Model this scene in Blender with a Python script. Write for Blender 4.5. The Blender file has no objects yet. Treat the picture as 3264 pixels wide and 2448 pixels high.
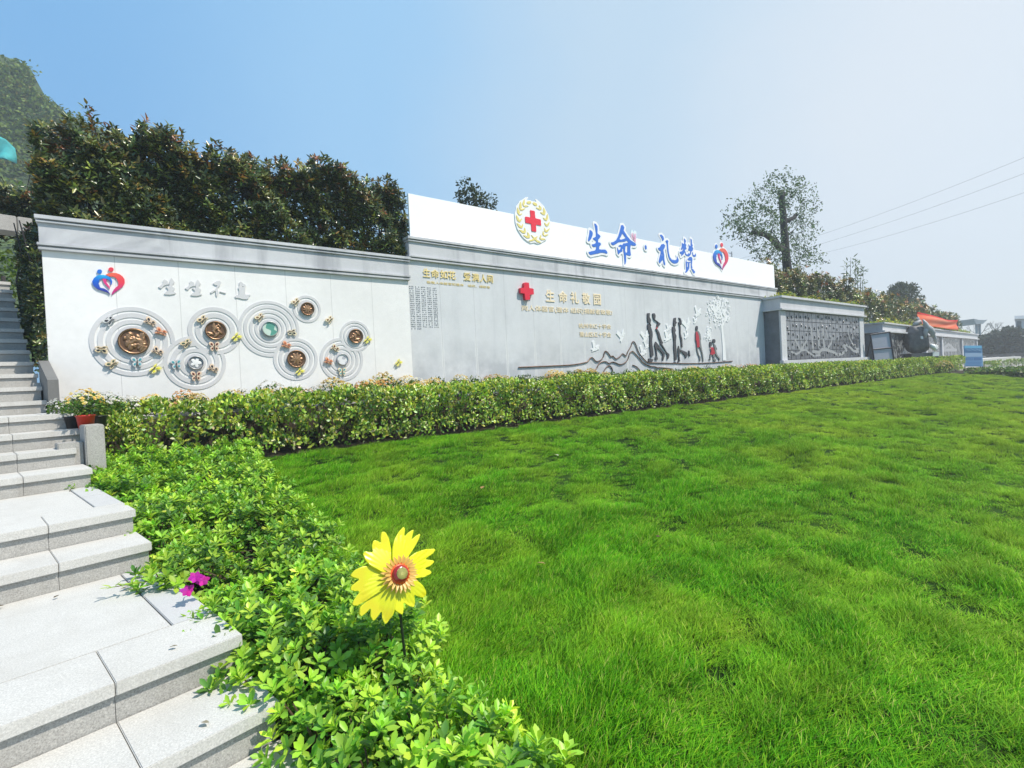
import bpy, bmesh, math, random
import numpy as np
from mathutils import Vector, Matrix
R = math.radians
random.seed(5); RNG = np.random.default_rng(5)
S = bpy.context.scene
COL = S.collection

# ---------------------------------------------------------------- camera, sky, sun, exposure
FPX, CX, CY, EYE = 1620.0, 1632.0, 1224.0, 1.5
A, PIT, ROL = R(52.5), R(.7), R(2.9)
f0 = Vector((math.cos(A), math.sin(A), 0)); r0 = Vector((math.sin(A), -math.cos(A), 0)); UP = Vector((0, 0, 1))
FW = f0*math.cos(PIT) - UP*math.sin(PIT); u0 = UP*math.cos(PIT) + f0*math.sin(PIT)
RT = r0*math.cos(ROL) - u0*math.sin(ROL); UU = r0*math.sin(ROL) + u0*math.cos(ROL)
CAM = Vector((0, 0, EYE))
cd = bpy.data.cameras.new('camera'); cam = bpy.data.objects.new('camera', cd); COL.objects.link(cam)
cd.sensor_width = 36; cd.lens = FPX/3264*36; cd.clip_start = .05; cd.clip_end = 4000
cam.matrix_world = Matrix(((RT.x, UU.x, -FW.x, CAM.x), (RT.y, UU.y, -FW.y, CAM.y), (RT.z, UU.z, -FW.z, CAM.z), (0, 0, 0, 1)))
S.camera = cam
TOSUN = Vector((.74, -1, 1.84)).normalized()
SUN_EL = math.asin(TOSUN.z); SUN_ROT = math.atan2(TOSUN.x, TOSUN.y)
sl = bpy.data.lights.new('sun', 'SUN'); so = bpy.data.objects.new('sun', sl); COL.objects.link(so)
sl.energy = 4.6; sl.angle = R(.5); sl.color = (1, .92, .81)
so.rotation_euler = (-TOSUN).to_track_quat('-Z', 'Y').to_euler(); so.location = (10, -10, 30)
W = bpy.data.worlds.new("World"); S.world = W; W.use_nodes = True
wn = W.node_tree.nodes; wl = W.node_tree.links; wn.clear()
def WN(t, **k):
    n = wn.new(t)
    for a, b in k.items(): setattr(n, a, b)
    return n
sky = WN('ShaderNodeTexSky', sky_type='NISHITA', sun_disc=False, sun_elevation=SUN_EL, sun_rotation=SUN_ROT, altitude=100, air_density=1.0, dust_density=.6, ozone_density=2.0)
bg = WN('ShaderNodeBackground'); bg.inputs[1].default_value = .12
out = WN('ShaderNodeOutputWorld')
# thin bright veil of high haze, thickest low in the sky towards the right (+X), with soft cloud structure
tc = WN('ShaderNodeTexCoord')
dot = WN('ShaderNodeVectorMath', operation='DOT_PRODUCT'); dot.inputs[1].default_value = Vector((.985, -.1, .12)).normalized()
wl.new(tc.outputs['Generated'], dot.inputs[0])
noi = WN('ShaderNodeTexNoise'); noi.inputs['Scale'].default_value = 2.2; noi.inputs['Detail'].default_value = 5; noi.inputs['Roughness'].default_value = .55
wl.new(tc.outputs['Generated'], noi.inputs['Vector'])
SKY_LO, SKY_HI = .0, 1.05
ad = WN('ShaderNodeMath', operation='MULTIPLY_ADD'); ad.inputs[1].default_value = .22; wl.new(noi.outputs['Fac'], ad.inputs[0]); wl.new(dot.outputs['Value'], ad.inputs[2])
rp = WN('ShaderNodeValToRGB'); rp.color_ramp.interpolation = 'EASE'; el = rp.color_ramp.elements
el[0].position = .0; el[0].color = (.165, .40, .70, 1); el[1].position = 1.; el[1].color = (.64, .70, .745, 1)
e_ = el.new(.42); e_.color = (.28, .52, .77, 1); e_ = el.new(.72); e_.color = (.46, .61, .735, 1)
mr = WN('ShaderNodeMapRange'); mr.inputs['From Min'].default_value = SKY_LO; mr.inputs['From Max'].default_value = SKY_HI
wl.new(ad.outputs[0], mr.inputs['Value']); wl.new(mr.outputs[0], rp.inputs[0])
veil = WN('ShaderNodeVectorMath', operation='SCALE'); veil.inputs['Scale'].default_value = 1/.12; wl.new(rp.outputs[0], veil.inputs[0])
mx = WN('ShaderNodeMixRGB'); mx.inputs[0].default_value = .85      # most of what is seen is sunlit haze in front of the clear sky
wl.new(sky.outputs[0], mx.inputs[1]); wl.new(veil.outputs[0], mx.inputs[2]); wl.new(mx.outputs[0], bg.inputs[0]); wl.new(bg.outputs[0], out.inputs[0])
S.view_settings.view_transform = 'Standard'; S.view_settings.look = 'None'; S.view_settings.gamma = 1; S.view_settings.exposure = 0.36
S.cycles.max_bounces = 6; S.cycles.transparent_max_bounces = 8; S.cycles.caustics_reflective = False; S.cycles.caustics_refractive = False

# ---------------------------------------------------------------- site geometry: rays of the surveyed view met with the real planes
def ray(x, y): return FW + RT*((x-CX)/FPX) - UU*((y-CY)/FPX)
def onY(x, y, Y): d = ray(x, y); return CAM + d*(Y/d.y)
def onZ(x, y, Z): d = ray(x, y); return CAM + d*((Z-EYE)/d.z)
def atD(x, y, D): return CAM + ray(x, y)*D
def onPl(x, y, p0, n): d = ray(x, y); return CAM + d*((Vector(p0)-CAM).dot(n)/d.dot(n))
def zm(ox, oy, s): return lambda x, y: (ox+x/s, oy+y/s)
YW, YB = 8.46, 8.5                         # faces of the white wall and of the grey wall
HEDGE_Y, HEDGE_Z = 6.87, .64
def lawn_z(x, y):
    z = HEDGE_Z - .11*max(0, HEDGE_Y-max(y, 0)) + .03*min(y, 0)
    return z
def lumps(x, y):   # wind-combed clumps: how tall the grass stands at a place (deep narrow partings between them)
    u, v = .8*x+.6*y, -.6*x+.8*y
    a = math.sin(3.1*u+1.3*math.sin(3.7*v+.7)+.8*math.sin(1.3*u))*math.sin(6.9*v+1.5*math.sin(2.1*u+1)); b = math.sin(7.3*u+1.8*math.sin(5.1*v))*math.sin(14.1*v-2.7*u+1.2*math.sin(4.1*u)); c = math.sin(.7*u+1.1*math.sin(.8*v))*math.sin(1.3*v+.5)
    return .54+.36*a+.26*b+.16*c
def bump(x, y):
    a = math.sin(x*2.1+.7*y+math.sin(y*1.7)*1.3)*math.sin(y*2.9-.6*x+1.1*math.sin(x*.9))
    b = math.sin(x*5.3+1.9*y)*math.sin(y*6.1+.8*x+1.)
    c = math.sin(x*.6+.4)*math.sin(y*.8+1.2)
    return (.042*a + .016*b + .03*c + .045*(lumps(x, y)-.5))*min(1, max(0, (6.75-y)/.8))
def onLawn(x, y):
    d = ray(x, y); t = .8
    while t < 90:
        p = CAM + d*t
        if p.z < lawn_z(p.x, p.y): break
        t *= 1.01
    return CAM + d*t

# ---------------------------------------------------------------- materials
MATS = {}
def nodes_of(name):
    m = bpy.data.materials.new(name); m.use_nodes = True; nt = m.node_tree
    return m, nt, nt.nodes['Principled BSDF']
def mat(name, col, rough=.6, metal=0., noise=None, bumpv=0., scale=20., spec=None, coords='Object'):
    """plain material; noise=(amount, scale) mottles the colour, bumpv adds fine surface relief"""
    if name in MATS: return MATS[name]
    m, nt, b = nodes_of(name); N, Lk = nt.nodes, nt.links
    b.inputs['Base Color'].default_value = (*col, 1); b.inputs['Roughness'].default_value = rough; b.inputs['Metallic'].default_value = metal
    if spec is not None: b.inputs['Specular IOR Level'].default_value = spec
    tcn = N.new('ShaderNodeTexCoord')
    if noise:
        n = N.new('ShaderNodeTexNoise'); n.inputs['Scale'].default_value = noise[1]; n.inputs['Detail'].default_value = 6; n.inputs['Roughness'].default_value = .65
        Lk.new(tcn.outputs[coords], n.inputs['Vector'])
        r = N.new('ShaderNodeMapRange'); r.inputs['From Min'].default_value = .3; r.inputs['From Max'].default_value = .7
        r.inputs['To Min'].default_value = 1-noise[0]; r.inputs['To Max'].default_value = 1+noise[0]
        Lk.new(n.outputs['Fac'], r.inputs['Value'])
        x = N.new('ShaderNodeVectorMath'); x.operation = 'SCALE'; x.inputs[0].default_value = col; Lk.new(r.outputs[0], x.inputs['Scale'])
        Lk.new(x.outputs[0], b.inputs['Base Color'])
    if bumpv:
        n2 = N.new('ShaderNodeTexNoise'); n2.inputs['Scale'].default_value = scale; n2.inputs['Detail'].default_value = 4
        Lk.new(tcn.outputs[coords], n2.inputs['Vector'])
        bp = N.new('ShaderNodeBump'); bp.inputs['Strength'].default_value = bumpv; bp.inputs['Distance'].default_value = .01
        Lk.new(n2.outputs['Fac'], bp.inputs['Height']); Lk.new(bp.outputs[0], b.inputs['Normal'])
    MATS[name] = m; return m
def stone(name, col, speck=.25, streak=0., dirt=(.45, .45, .43), base_z=None, rough=.7, seams=None):
    """granite or rendered stone: fine speckle, broad blotches, optional rain streaks and a stained foot"""
    if name in MATS: return MATS[name]
    m, nt, b = nodes_of(name); N, Lk = nt.nodes, nt.links
    def mth(op, *a):
        n = N.new('ShaderNodeMath'); n.operation = op
        for i, v in enumerate(a):
            if isinstance(v, (int, float)): n.inputs[i].default_value = v
            else: Lk.new(v, n.inputs[i])
        return n.outputs[0]
    def nz(scale, detail=5, rgh=.6, vec=None, dist=0.):
        n = N.new('ShaderNodeTexNoise'); n.inputs['Scale'].default_value = scale; n.inputs['Detail'].default_value = detail; n.inputs['Roughness'].default_value = rgh; n.inputs['Distortion'].default_value = dist
        Lk.new(vec if vec is not None else geo.outputs['Position'], n.inputs['Vector']); return n.outputs['Fac']
    def rng(v, a, b_, c=0., d=1.):
        n = N.new('ShaderNodeMapRange'); n.inputs['From Min'].default_value = a; n.inputs['From Max'].default_value = b_; n.inputs['To Min'].default_value = c; n.inputs['To Max'].default_value = d
        Lk.new(v, n.inputs['Value']); return n.outputs[0]
    geo = N.new('ShaderNodeNewGeometry'); sep = N.new('ShaderNodeSeparateXYZ'); Lk.new(geo.outputs['Position'], sep.inputs[0])
    sp = rng(nz(160, 3, .8), .3, .7, 1-speck, 1+speck*.6)
    bl = rng(nz(.9, 6), .3, .7, .93, 1.05)
    bl2 = rng(nz(9, 6, .7), .3, .75, .96, 1.04)
    f = mth('MULTIPLY', mth('MULTIPLY', sp, bl), bl2)
    sc = N.new('ShaderNodeVectorMath'); sc.operation = 'SCALE'; sc.inputs[0].default_value = col; Lk.new(f, sc.inputs['Scale'])
    cur = sc.outputs[0]
    def mixin(cur, fac, c):
        n = N.new('ShaderNodeMixRGB'); n.inputs[2].default_value = (*c, 1); Lk.new(fac, n.inputs[0]); Lk.new(cur, n.inputs[1]); return n.outputs[0]
    if streak:
        mp = N.new('ShaderNodeMapping'); mp.inputs['Scale'].default_value = (2.2, 2.2, .22); Lk.new(geo.outputs['Position'], mp.inputs[0])
        s1 = rng(nz(1.6, 6, .6, mp.outputs[0], .4), .50, .72, 0, streak)
        mp2 = N.new('ShaderNodeMapping'); mp2.inputs['Scale'].default_value = (1, 1, 1.6); Lk.new(geo.outputs['Position'], mp2.inputs[0])
        s2 = rng(nz(.8, 5, .55, mp2.outputs[0], .6), .55, .72, 0, streak)
        cur = mixin(cur, mth('MAXIMUM', s1, s2), dirt)
    if base_z:
        zz = mth('ADD', sep.outputs['Z'], mth('MULTIPLY', mth('SUBTRACT', nz(1.1, 6, .6), .5), .9))
        cur = mixin(cur, mth('MULTIPLY', rng(zz, base_z+.35, base_z-.2, 0, .75), rng(nz(2.3, 4), .35, .6)), dirt)
        # pale lime runs at the slab joints
        w = N.new('ShaderNodeMath'); w.operation = 'PINGPONG'; Lk.new(mth('SUBTRACT', sep.outputs['X'], 4.9), w.inputs[0]); w.inputs[1].default_value = .385
        wid = mth('MULTIPLY', rng(nz(6, 3), .2, .8, .2, 1.), .05)
        fac = mth('MULTIPLY', mth('LESS_THAN', w.outputs[0], wid), rng(zz, base_z+.55, base_z+.1, 0, .55))
        cur = mixin(cur, fac, (.72, .73, .73))
    if seams:
        x0, pitch = seams
        w = N.new('ShaderNodeMath'); w.operation = 'PINGPONG'; Lk.new(mth('SUBTRACT', sep.outputs['X'], x0), w.inputs[0]); w.inputs[1].default_value = pitch/2
        cur = mixin(cur, mth('MULTIPLY', mth('LESS_THAN', w.outputs[0], .004), .5), tuple(c*.45 for c in col))
    Lk.new(cur, b.inputs['Base Color']); b.inputs['Roughness'].default_value = rough
    bp = N.new('ShaderNodeBump'); bp.inputs['Strength'].default_value = .25; bp.inputs['Distance'].default_value = .004
    Lk.new(nz(120, 4, .7), bp.inputs['Height']); Lk.new(bp.outputs[0], b.inputs['Normal'])
    MATS[name] = m; return m
def leaf_mat(name, rough=.42, trans=.3, spec=.5, tint=(1.25, 1.3, .5)):
    """leaf: colour from the mesh's own per-leaf colours, light also passing through"""
    if name in MATS: return MATS[name]
    m, nt, b = nodes_of(name); N, Lk = nt.nodes, nt.links
    at = N.new('ShaderNodeAttribute'); at.attribute_name = 'Col'
    oi = N.new('ShaderNodeObjectInfo'); r = N.new('ShaderNodeMapRange'); r.inputs['To Min'].default_value = .85; r.inputs['To Max'].default_value = 1.15; Lk.new(oi.outputs['Random'], r.inputs['Value'])
    v = N.new('ShaderNodeVectorMath'); v.operation = 'SCALE'; Lk.new(at.outputs['Color'], v.inputs[0]); Lk.new(r.outputs[0], v.inputs['Scale'])
    Lk.new(v.outputs[0], b.inputs['Base Color']); b.inputs['Roughness'].default_value = rough; b.inputs['Specular IOR Level'].default_value = spec
    t = N.new('ShaderNodeBsdfTranslucent'); tm = N.new('ShaderNodeVectorMath'); tm.operation = 'MULTIPLY'; tm.inputs[1].default_value = tint; Lk.new(v.outputs[0], tm.inputs[0]); Lk.new(tm.outputs[0], t.inputs[0])
    mxs = N.new('ShaderNodeMixShader'); mxs.inputs[0].default_value = trans
    Lk.new(b.outputs[0], mxs.inputs[1]); Lk.new(t.outputs[0], mxs.inputs[2]); Lk.new(mxs.outputs[0], N['Material Output'].inputs[0])
    MATS[name] = m; return m
def vcol_mat(name, rough=.4, metal=0., spec=.5):
    if name in MATS: return MATS[name]
    m, nt, b = nodes_of(name); at = nt.nodes.new('ShaderNodeAttribute'); at.attribute_name = 'Col'
    nt.links.new(at.outputs['Color'], b.inputs['Base Color']); b.inputs['Roughness'].default_value = rough; b.inputs['Metallic'].default_value = metal; b.inputs['Specular IOR Level'].default_value = spec
    MATS[name] = m; return m

# ---------------------------------------------------------------- object helpers
def tag(o, label=None, cat=None, group=None, kind=None):
    if label: o['label'] = label
    if cat: o['category'] = cat
    if group: o['group'] = group
    if kind: o['kind'] = kind
    return o
def thing(name, label, cat, loc=(0, 0, 0), rz=0., group=None):
    o = bpy.data.objects.new(name, None); COL.objects.link(o); o.location = loc; o.rotation_euler = (0, 0, rz); o.empty_display_size = .1
    return tag(o, label, cat, group)
def link(name, me, m=None, parent=None, world=True):
    o = bpy.data.objects.new(name, me); COL.objects.link(o)
    if m is not None and not me.materials: me.materials.append(m)
    if parent is not None:
        o.parent = parent
        if world:   # the mesh was given in world coordinates: keep it where it is
            M = Matrix.LocRotScale(parent.location, parent.rotation_euler, parent.scale)
            gp = parent.parent
            if gp is not None: M = Matrix.LocRotScale(gp.location, gp.rotation_euler, gp.scale) @ M
            if not all(abs(M[i][j]-(1 if i == j else 0)) < 1e-9 for i in range(4) for j in range(4)): me.transform(M.inverted())
    return o
def copy_tree(o, parent=None):
    c = o.copy(); COL.objects.link(c); c.parent = parent
    for ch in list(o.children): copy_tree(ch, c)
    return c
class MB:
    """gathers shapes into one mesh"""
    def __init__(s): s.v = []; s.f = []; s.c = []; s.smooth = False
    def add(s, vs, fs, col=None):
        o = len(s.v); s.v += [tuple(v) for v in vs]; s.f += [tuple(i+o for i in f) for f in fs]; s.c += [col or (1, 1, 1)]*len(vs)
    def box(s, a, b, col=None):
        (x0, y0, z0), (x1, y1, z1) = a, b
        s.add([(x0, y0, z0), (x1, y0, z0), (x1, y1, z0), (x0, y1, z0), (x0, y0, z1), (x1, y0, z1), (x1, y1, z1), (x0, y1, z1)],
              [(3, 2, 1, 0), (4, 5, 6, 7), (0, 1, 5, 4), (1, 2, 6, 5), (2, 3, 7, 6), (3, 0, 4, 7)], col)
    def hexa(s, lo, hi, col=None):   # four bottom corners, four top corners (same order, ccw from above)
        s.add(list(lo)+list(hi), [(3, 2, 1, 0), (4, 5, 6, 7), (0, 1, 5, 4), (1, 2, 6, 5), (2, 3, 7, 6), (3, 0, 4, 7)], col)
    def tube(s, pts, rad, n=8, col=None, cap=True):
        pts = [Vector(p) for p in pts]; rad = rad if hasattr(rad, '__len__') else [rad]*len(pts); vs = []; fs = []
        prev = None
        for i, p in enumerate(pts):
            t = (pts[min(i+1, len(pts)-1)]-pts[max(i-1, 0)]).normalized()
            if prev is None: a = t.orthogonal().normalized()
            else: a = (prev - t*prev.dot(t)).normalized()
            prev = a; b = t.cross(a)
            for k in range(n): th = 2*math.pi*k/n; vs.append(p+(a*math.cos(th)+b*math.sin(th))*rad[i])
        for i in range(len(pts)-1):
            for k in range(n): k2 = (k+1) % n; fs.append((i*n+k, i*n+k2, (i+1)*n+k2, (i+1)*n+k))
        if cap: fs.append(tuple(range(n))[::-1]); fs.append(tuple((len(pts)-1)*n+k for k in range(n)))
        s.add(vs, fs, col)
    def lathe(s, prof, c=(0, 0, 0), n=24, col=None):   # profile of (radius, z)
        vs = []; fs = []
        for r, z in prof:
            for k in range(n): th = 2*math.pi*k/n; vs.append((c[0]+r*math.cos(th), c[1]+r*math.sin(th), c[2]+z))
        for i in range(len(prof)-1):
            for k in range(n): k2 = (k+1) % n; fs.append((i*n+k, i*n+k2, (i+1)*n+k2, (i+1)*n+k))
        s.add(vs, fs, col)
    def mesh(s, name, smooth=False, bevel=0.):
        me = bpy.data.meshes.new(name); me.from_pydata(s.v, [], s.f)
        ca = me.color_attributes.new('Col', 'FLOAT_COLOR', 'POINT'); ca.data.foreach_set('color', np.array([(*c, 1) for c in s.c], 'f').ravel())
        if bevel:
            bm = bmesh.new(); bm.from_mesh(me); bmesh.ops.bevel(bm, geom=bm.edges[:], offset=bevel, segments=2, affect='EDGES', clamp_overlap=True); bm.to_mesh(me); bm.free()
        if smooth: me.shade_smooth()
        me.update(); return me
    def build(s, name, m, parent=None, smooth=False, bevel=0., world=True): return link(name, s.mesh(name, smooth, bevel), m, parent, world)

# ---- flat raised shapes: the union (or any signed-distance region) of traced outlines turned into a plate of real thickness
def sd_poly(P):
    P = np.array(P, float)
    def f(X, Z):
        d = np.full(X.shape, 1e9); ins = np.zeros(X.shape, bool); n = len(P)
        for i in range(n):
            ax, az = P[i]; bx, bz = P[(i+1) % n]
            ex, ez = bx-ax, bz-az; L = ex*ex+ez*ez+1e-12
            t = np.clip(((X-ax)*ex+(Z-az)*ez)/L, 0, 1)
            d = np.minimum(d, np.hypot(X-ax-t*ex, Z-az-t*ez))
            c = ((az > Z) != (bz > Z)); xi = ax+(Z-az)*ex/(ez if abs(ez) > 1e-12 else 1e-12); ins ^= (c & (X < xi))
        return np.where(ins, -d, d)
    return f
def sd_union(*fs): return lambda X, Z: np.minimum.reduce([f(X, Z) for f in fs])
def sd_cut(a, *bs): return lambda X, Z: np.maximum.reduce([a(X, Z)]+[-b(X, Z) for b in bs])
def sd_grow(a, r): return lambda X, Z: a(X, Z)-r
def sd_disc(cx, cz, r): return lambda X, Z: np.hypot(X-cx, Z-cz)-r
def sd_ring(cx, cz, r0_, r1_): return lambda X, Z: np.abs(np.hypot(X-cx, Z-cz)-(r0_+r1_)/2)-(r1_-r0_)/2
def sd_stroke(pts, w):
    def f(X, Z):
        d = np.full(X.shape, 1e9)
        for i in range(len(pts)-1):
            (ax, az), (bx, bz) = pts[i], pts[i+1]; ex, ez = bx-ax, bz-az; L = ex*ex+ez*ez+1e-12
            t = np.clip(((X-ax)*ex+(Z-az)*ez)/L, 0, 1); d = np.minimum(d, np.hypot(X-ax-t*ex, Z-az-t*ez))
        return d-w
    return f
def plate_mesh(name, sd, box, step, y, thick, colfn=None, yfn=None):
    x0, z0, x1, z1 = box; nx = max(4, int((x1-x0)/step)+2); nz = max(4, int((z1-z0)/step)+2)
    xs = np.linspace(x0-step, x1+step, nx); zs = np.linspace(z0-step, z1+step, nz)
    X, Z = np.meshgrid(xs, zs, indexing='ij'); D = sd(X, Z); D[0, :] = D[-1, :] = D[:, 0] = D[:, -1] = 1
    V = {}; vs = []; fs = []
    def vid(k, p):
        if k not in V: V[k] = len(vs); vs.append(p)
        return V[k]
    ins = D < 0
    act = np.argwhere(ins[:-1, :-1] | ins[1:, :-1] | ins[1:, 1:] | ins[:-1, 1:])
    for i, j in act:
        cs = [(i, j), (i+1, j), (i+1, j+1), (i, j+1)]; poly = []
        for k in range(4):
            a, b = cs[k], cs[(k+1) % 4]; da, db = D[a], D[b]
            if da < 0: poly.append(vid(a, (xs[a[0]], zs[a[1]])))
            if (da < 0) != (db < 0):
                t = da/(da-db); key = (min(a, b), max(a, b))
                poly.append(vid(key, (xs[a[0]]+(xs[b[0]]-xs[a[0]])*t, zs[a[1]]+(zs[b[1]]-zs[a[1]])*t)))
        poly = [p for q, p in enumerate(poly) if p != poly[q-1]]
        if len(poly) > 2: fs.append(tuple(poly))
    n = len(vs); front = [(p[0], y if yfn is None else y-yfn(p[0], p[1]), p[1]) for p in vs]; back = [(p[0], y+thick, p[1]) for p in vs]
    E = {}
    for f in fs:
        for k in range(len(f)): a, b = f[k], f[(k+1) % len(f)]; E[(a, b)] = 1
    faces = list(fs) + [tuple(q+n for q in f[::-1]) for f in fs]
    for (a, b) in E:
        if (b, a) not in E: faces.append((b, a, a+n, b+n))
    me = bpy.data.meshes.new(name); me.from_pydata(front+back, [], faces)
    if colfn:
        ca = me.color_attributes.new('Col', 'FLOAT_COLOR', 'POINT'); ca.data.foreach_set('color', np.array([(*colfn(*p), 1) for p in vs]*2, 'f').ravel())
    me.update(); return me
def bb(pts, g=0.):
    p = np.array(pts); return (p[:, 0].min()-g, p[:, 1].min()-g, p[:, 0].max()+g, p[:, 1].max()+g)
def trace(z, pts, Y): return [(onY(*z(*p), Y).x, onY(*z(*p), Y).z) for p in pts]
def ell(cx, cy, rx, ry, n=20, rot=0.):
    c, s = math.cos(rot), math.sin(rot)
    return [(cx+rx*math.cos(t)*c-ry*math.sin(t)*s, cy+rx*math.cos(t)*s+ry*math.sin(t)*c) for t in [2*math.pi*k/n for k in range(n)]]
def text_mesh(s, x0, z0, x1, z1, Y, depth=.012, fat=0.0):
    c = bpy.data.curves.new('t', 'FONT'); c.body = s; c.extrude = .5; c.offset = fat; c.resolution_u = 3; c.align_x = 'LEFT'
    o = bpy.data.objects.new('t', c); COL.objects.link(o); bpy.context.view_layer.update()
    me = bpy.data.meshes.new_from_object(o.evaluated_get(bpy.context.evaluated_depsgraph_get())); bpy.data.objects.remove(o); bpy.data.curves.remove(c)
    v = np.empty(len(me.vertices)*3, 'f'); me.vertices.foreach_get('co', v); v = v.reshape(-1, 3); lo, hi = v.min(0), v.max(0)
    w = np.empty_like(v); w[:, 0] = x0+(v[:, 0]-lo[0])/(hi[0]-lo[0])*(x1-x0); w[:, 2] = z0+(v[:, 1]-lo[1])/(hi[1]-lo[1])*(z1-z0); w[:, 1] = Y-depth*(v[:, 2]-lo[2])/(hi[2]-lo[2])
    me.vertices.foreach_set('co', w.ravel()); me.materials.clear(); me.update(); return me

# ---- leaves: numpy builds every leaf as two folded halves of a blade
def leaf_mesh(name, P, D, Nn, Ln, Wd, C, fold=.22, droop=.12, wide=.5, sh=(.32, 1, .72, .72)):
    P, D, Nn = (np.asarray(a, float) for a in (P, D, Nn)); n = len(P)
    D = D/np.linalg.norm(D, axis=1, keepdims=True); B = np.cross(Nn, D); B /= np.linalg.norm(B, axis=1, keepdims=True)+1e-9; Nn = np.cross(D, B)
    T = [(0, 0, 0), (sh[0], wide*sh[1], fold), (sh[2], wide*sh[3], fold*.5-droop*.5), (1, 0, -droop), (sh[2], -wide*sh[3], fold*.5-droop*.5), (sh[0], -wide*sh[1], fold)]
    Ln = np.broadcast_to(np.asarray(Ln, float), (n,))[:, None]; Wd = np.broadcast_to(np.asarray(Wd, float), (n,))[:, None]
    V = np.stack([P+D*(u*Ln)+B*(v*Wd)+Nn*(w*Wd) for u, v, w in T], 1).reshape(-1, 3)
    o = (np.arange(n)*6)[:, None]; F = np.concatenate([o+np.array([[0, 3, 2, 1]]), o+np.array([[0, 5, 4, 3]])], 1).reshape(-1)
    me = bpy.data.meshes.new(name); me.vertices.add(n*6); me.vertices.foreach_set('co', V.astype('f').ravel())
    me.loops.add(n*8); me.loops.foreach_set('vertex_index', F.astype('i')); me.polygons.add(n*2)
    me.polygons.foreach_set('loop_start', np.arange(0, n*8, 4, dtype='i')); me.polygons.foreach_set('loop_total', np.full(n*2, 4, 'i'))
    ca = me.color_attributes.new('Col', 'FLOAT_COLOR', 'POINT'); cc = np.ones((n*6, 4), 'f'); cc[:, :3] = np.repeat(np.asarray(C, float), 6, 0); ca.data.foreach_set('color', cc.ravel())
    me.polygons.foreach_set('use_smooth', np.ones(n*2, bool)); me.update(); me.validate(); return me
def rdir(n, up=0.): v = RNG.normal(size=(n, 3)); v[:, 2] += up; return v/np.linalg.norm(v, axis=1, keepdims=True)
def pick(n, cols, wts, jit=.18):
    c = np.array(cols)[RNG.choice(len(cols), n, p=np.array(wts)/sum(wts))]; return np.clip(c*(1+RNG.normal(size=(n, 1))*jit), .002, 1)
def vnoise(P, s):
    P = P*s; return (np.sin(P[:, 0]*1.3+np.sin(P[:, 2]*1.7)*1.1)+np.sin(P[:, 1]*1.9+np.sin(P[:, 0]*.9)*1.3)+np.sin(P[:, 2]*2.1+np.sin(P[:, 1]*1.1)*1.2))/3
def cloud(n, c, r, flat=0., lump=.25, shell=.55):
    """points in a lumpy ellipsoid, denser towards its outside, with gaps"""
    v = rdir(n*3); rad = (RNG.random(n*3)*(1-shell)+shell)**.6
    rad = rad*(1+lump*vnoise(v+np.array(c)[None], 3.1))
    P = np.array(c)+v*rad[:, None]*np.array(r); keep = vnoise(P, 4.5/np.mean(r)) > -.45+RNG.random(n*3)*.25
    P, v = P[keep][:n], v[keep][:n]; return P, v

# palette
GRAN = stone('pale_granite', (.56, .55, .52), .30, .30, (.36, .34, .30)); GRAN2 = stone('rough_granite', (.42, .41, .385), .5, .4, (.22, .20, .17))
WHITE_ST = stone('white_stone', (.79, .785, .78), .03, seams=(-.70, .704), rough=.6)
CORN_ST = stone('grey_cornice_stone', (.55, .56, .585), .06, .85, (.30, .31, .335), rough=.6)
GREY_ST = stone('grey_wall_stone', (.62, .635, .66), .05, .30, (.40, .42, .445), base_z=2.0, seams=(4.9, .77), rough=.55)
COL_ST = stone('light_frame_stone', (.56, .565, .59), .06, .35, (.30, .31, .34), rough=.6)
RING_ST = stone('grey_relief_stone', (.60, .60, .615), .04, rough=.6)
SOIL = mat('dark_soil', (.045, .034, .022), .95, noise=(.5, 14), bumpv=.8, scale=30)
BARK = mat('dark_bark', (.026, .025, .027), .9, noise=(.4, 9), bumpv=1., scale=14)
TWIG = mat('brown_twig', (.09, .06, .035), .9, noise=(.3, 30))

# ================================================================ GROUND
def grid_mesh(name, x0, x1, y0, y1, nx, ny, zf, skirt=0.):
    xs = np.linspace(x0, x1, nx); ys = np.linspace(y0, y1, ny)
    vs = [(x, y, zf(x, y)) for x in xs for y in ys]; fs = [(i*ny+j, (i+1)*ny+j, (i+1)*ny+j+1, i*ny+j+1) for i in range(nx-1) for j in range(ny-1)]
    me = bpy.data.meshes.new(name); me.from_pydata(vs, [], fs); me.shade_smooth(); me.update(); return me
GROUND = mat('far_ground', (.16, .17, .12), .95, noise=(.35, .3))
gm = MB(); gm.add([(-900, -900, -.6), (1500, -900, -.6), (1500, 1500, -.6), (-900, 1500, -.6)], [(0, 1, 2, 3)])
tag(gm.build('ground', GROUND), kind='structure')
# lawn soil and turf base
m, nt, b_ = nodes_of('turf'); N_, L_ = nt.nodes, nt.links
g_ = N_.new('ShaderNodeNewGeometry'); n1 = N_.new('ShaderNodeTexNoise'); n1.inputs['Scale'].default_value = 1.3; n1.inputs['Detail'].default_value = 6; L_.new(g_.outputs['Position'], n1.inputs['Vector'])
cr = N_.new('ShaderNodeValToRGB'); cr.color_ramp.elements[0].position = .35; cr.color_ramp.elements[0].color = (.010, .026, .004, 1); cr.color_ramp.elements[1].position = .7; cr.color_ramp.elements[1].color = (.03, .07, .010, 1)
L_.new(n1.outputs['Fac'], cr.inputs[0]); L_.new(cr.outputs[0], b_.inputs['Base Color']); b_.inputs['Roughness'].default_value = 1; b_.inputs['Specular IOR Level'].default_value = .1
TURF = m
lawn = link('lawn', grid_mesh('lawn', .95, 33, -7, 6.95, 320, 150, lambda x, y: lawn_z(x, y)+bump(x, y)), TURF); tag(lawn, kind='structure')
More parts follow.
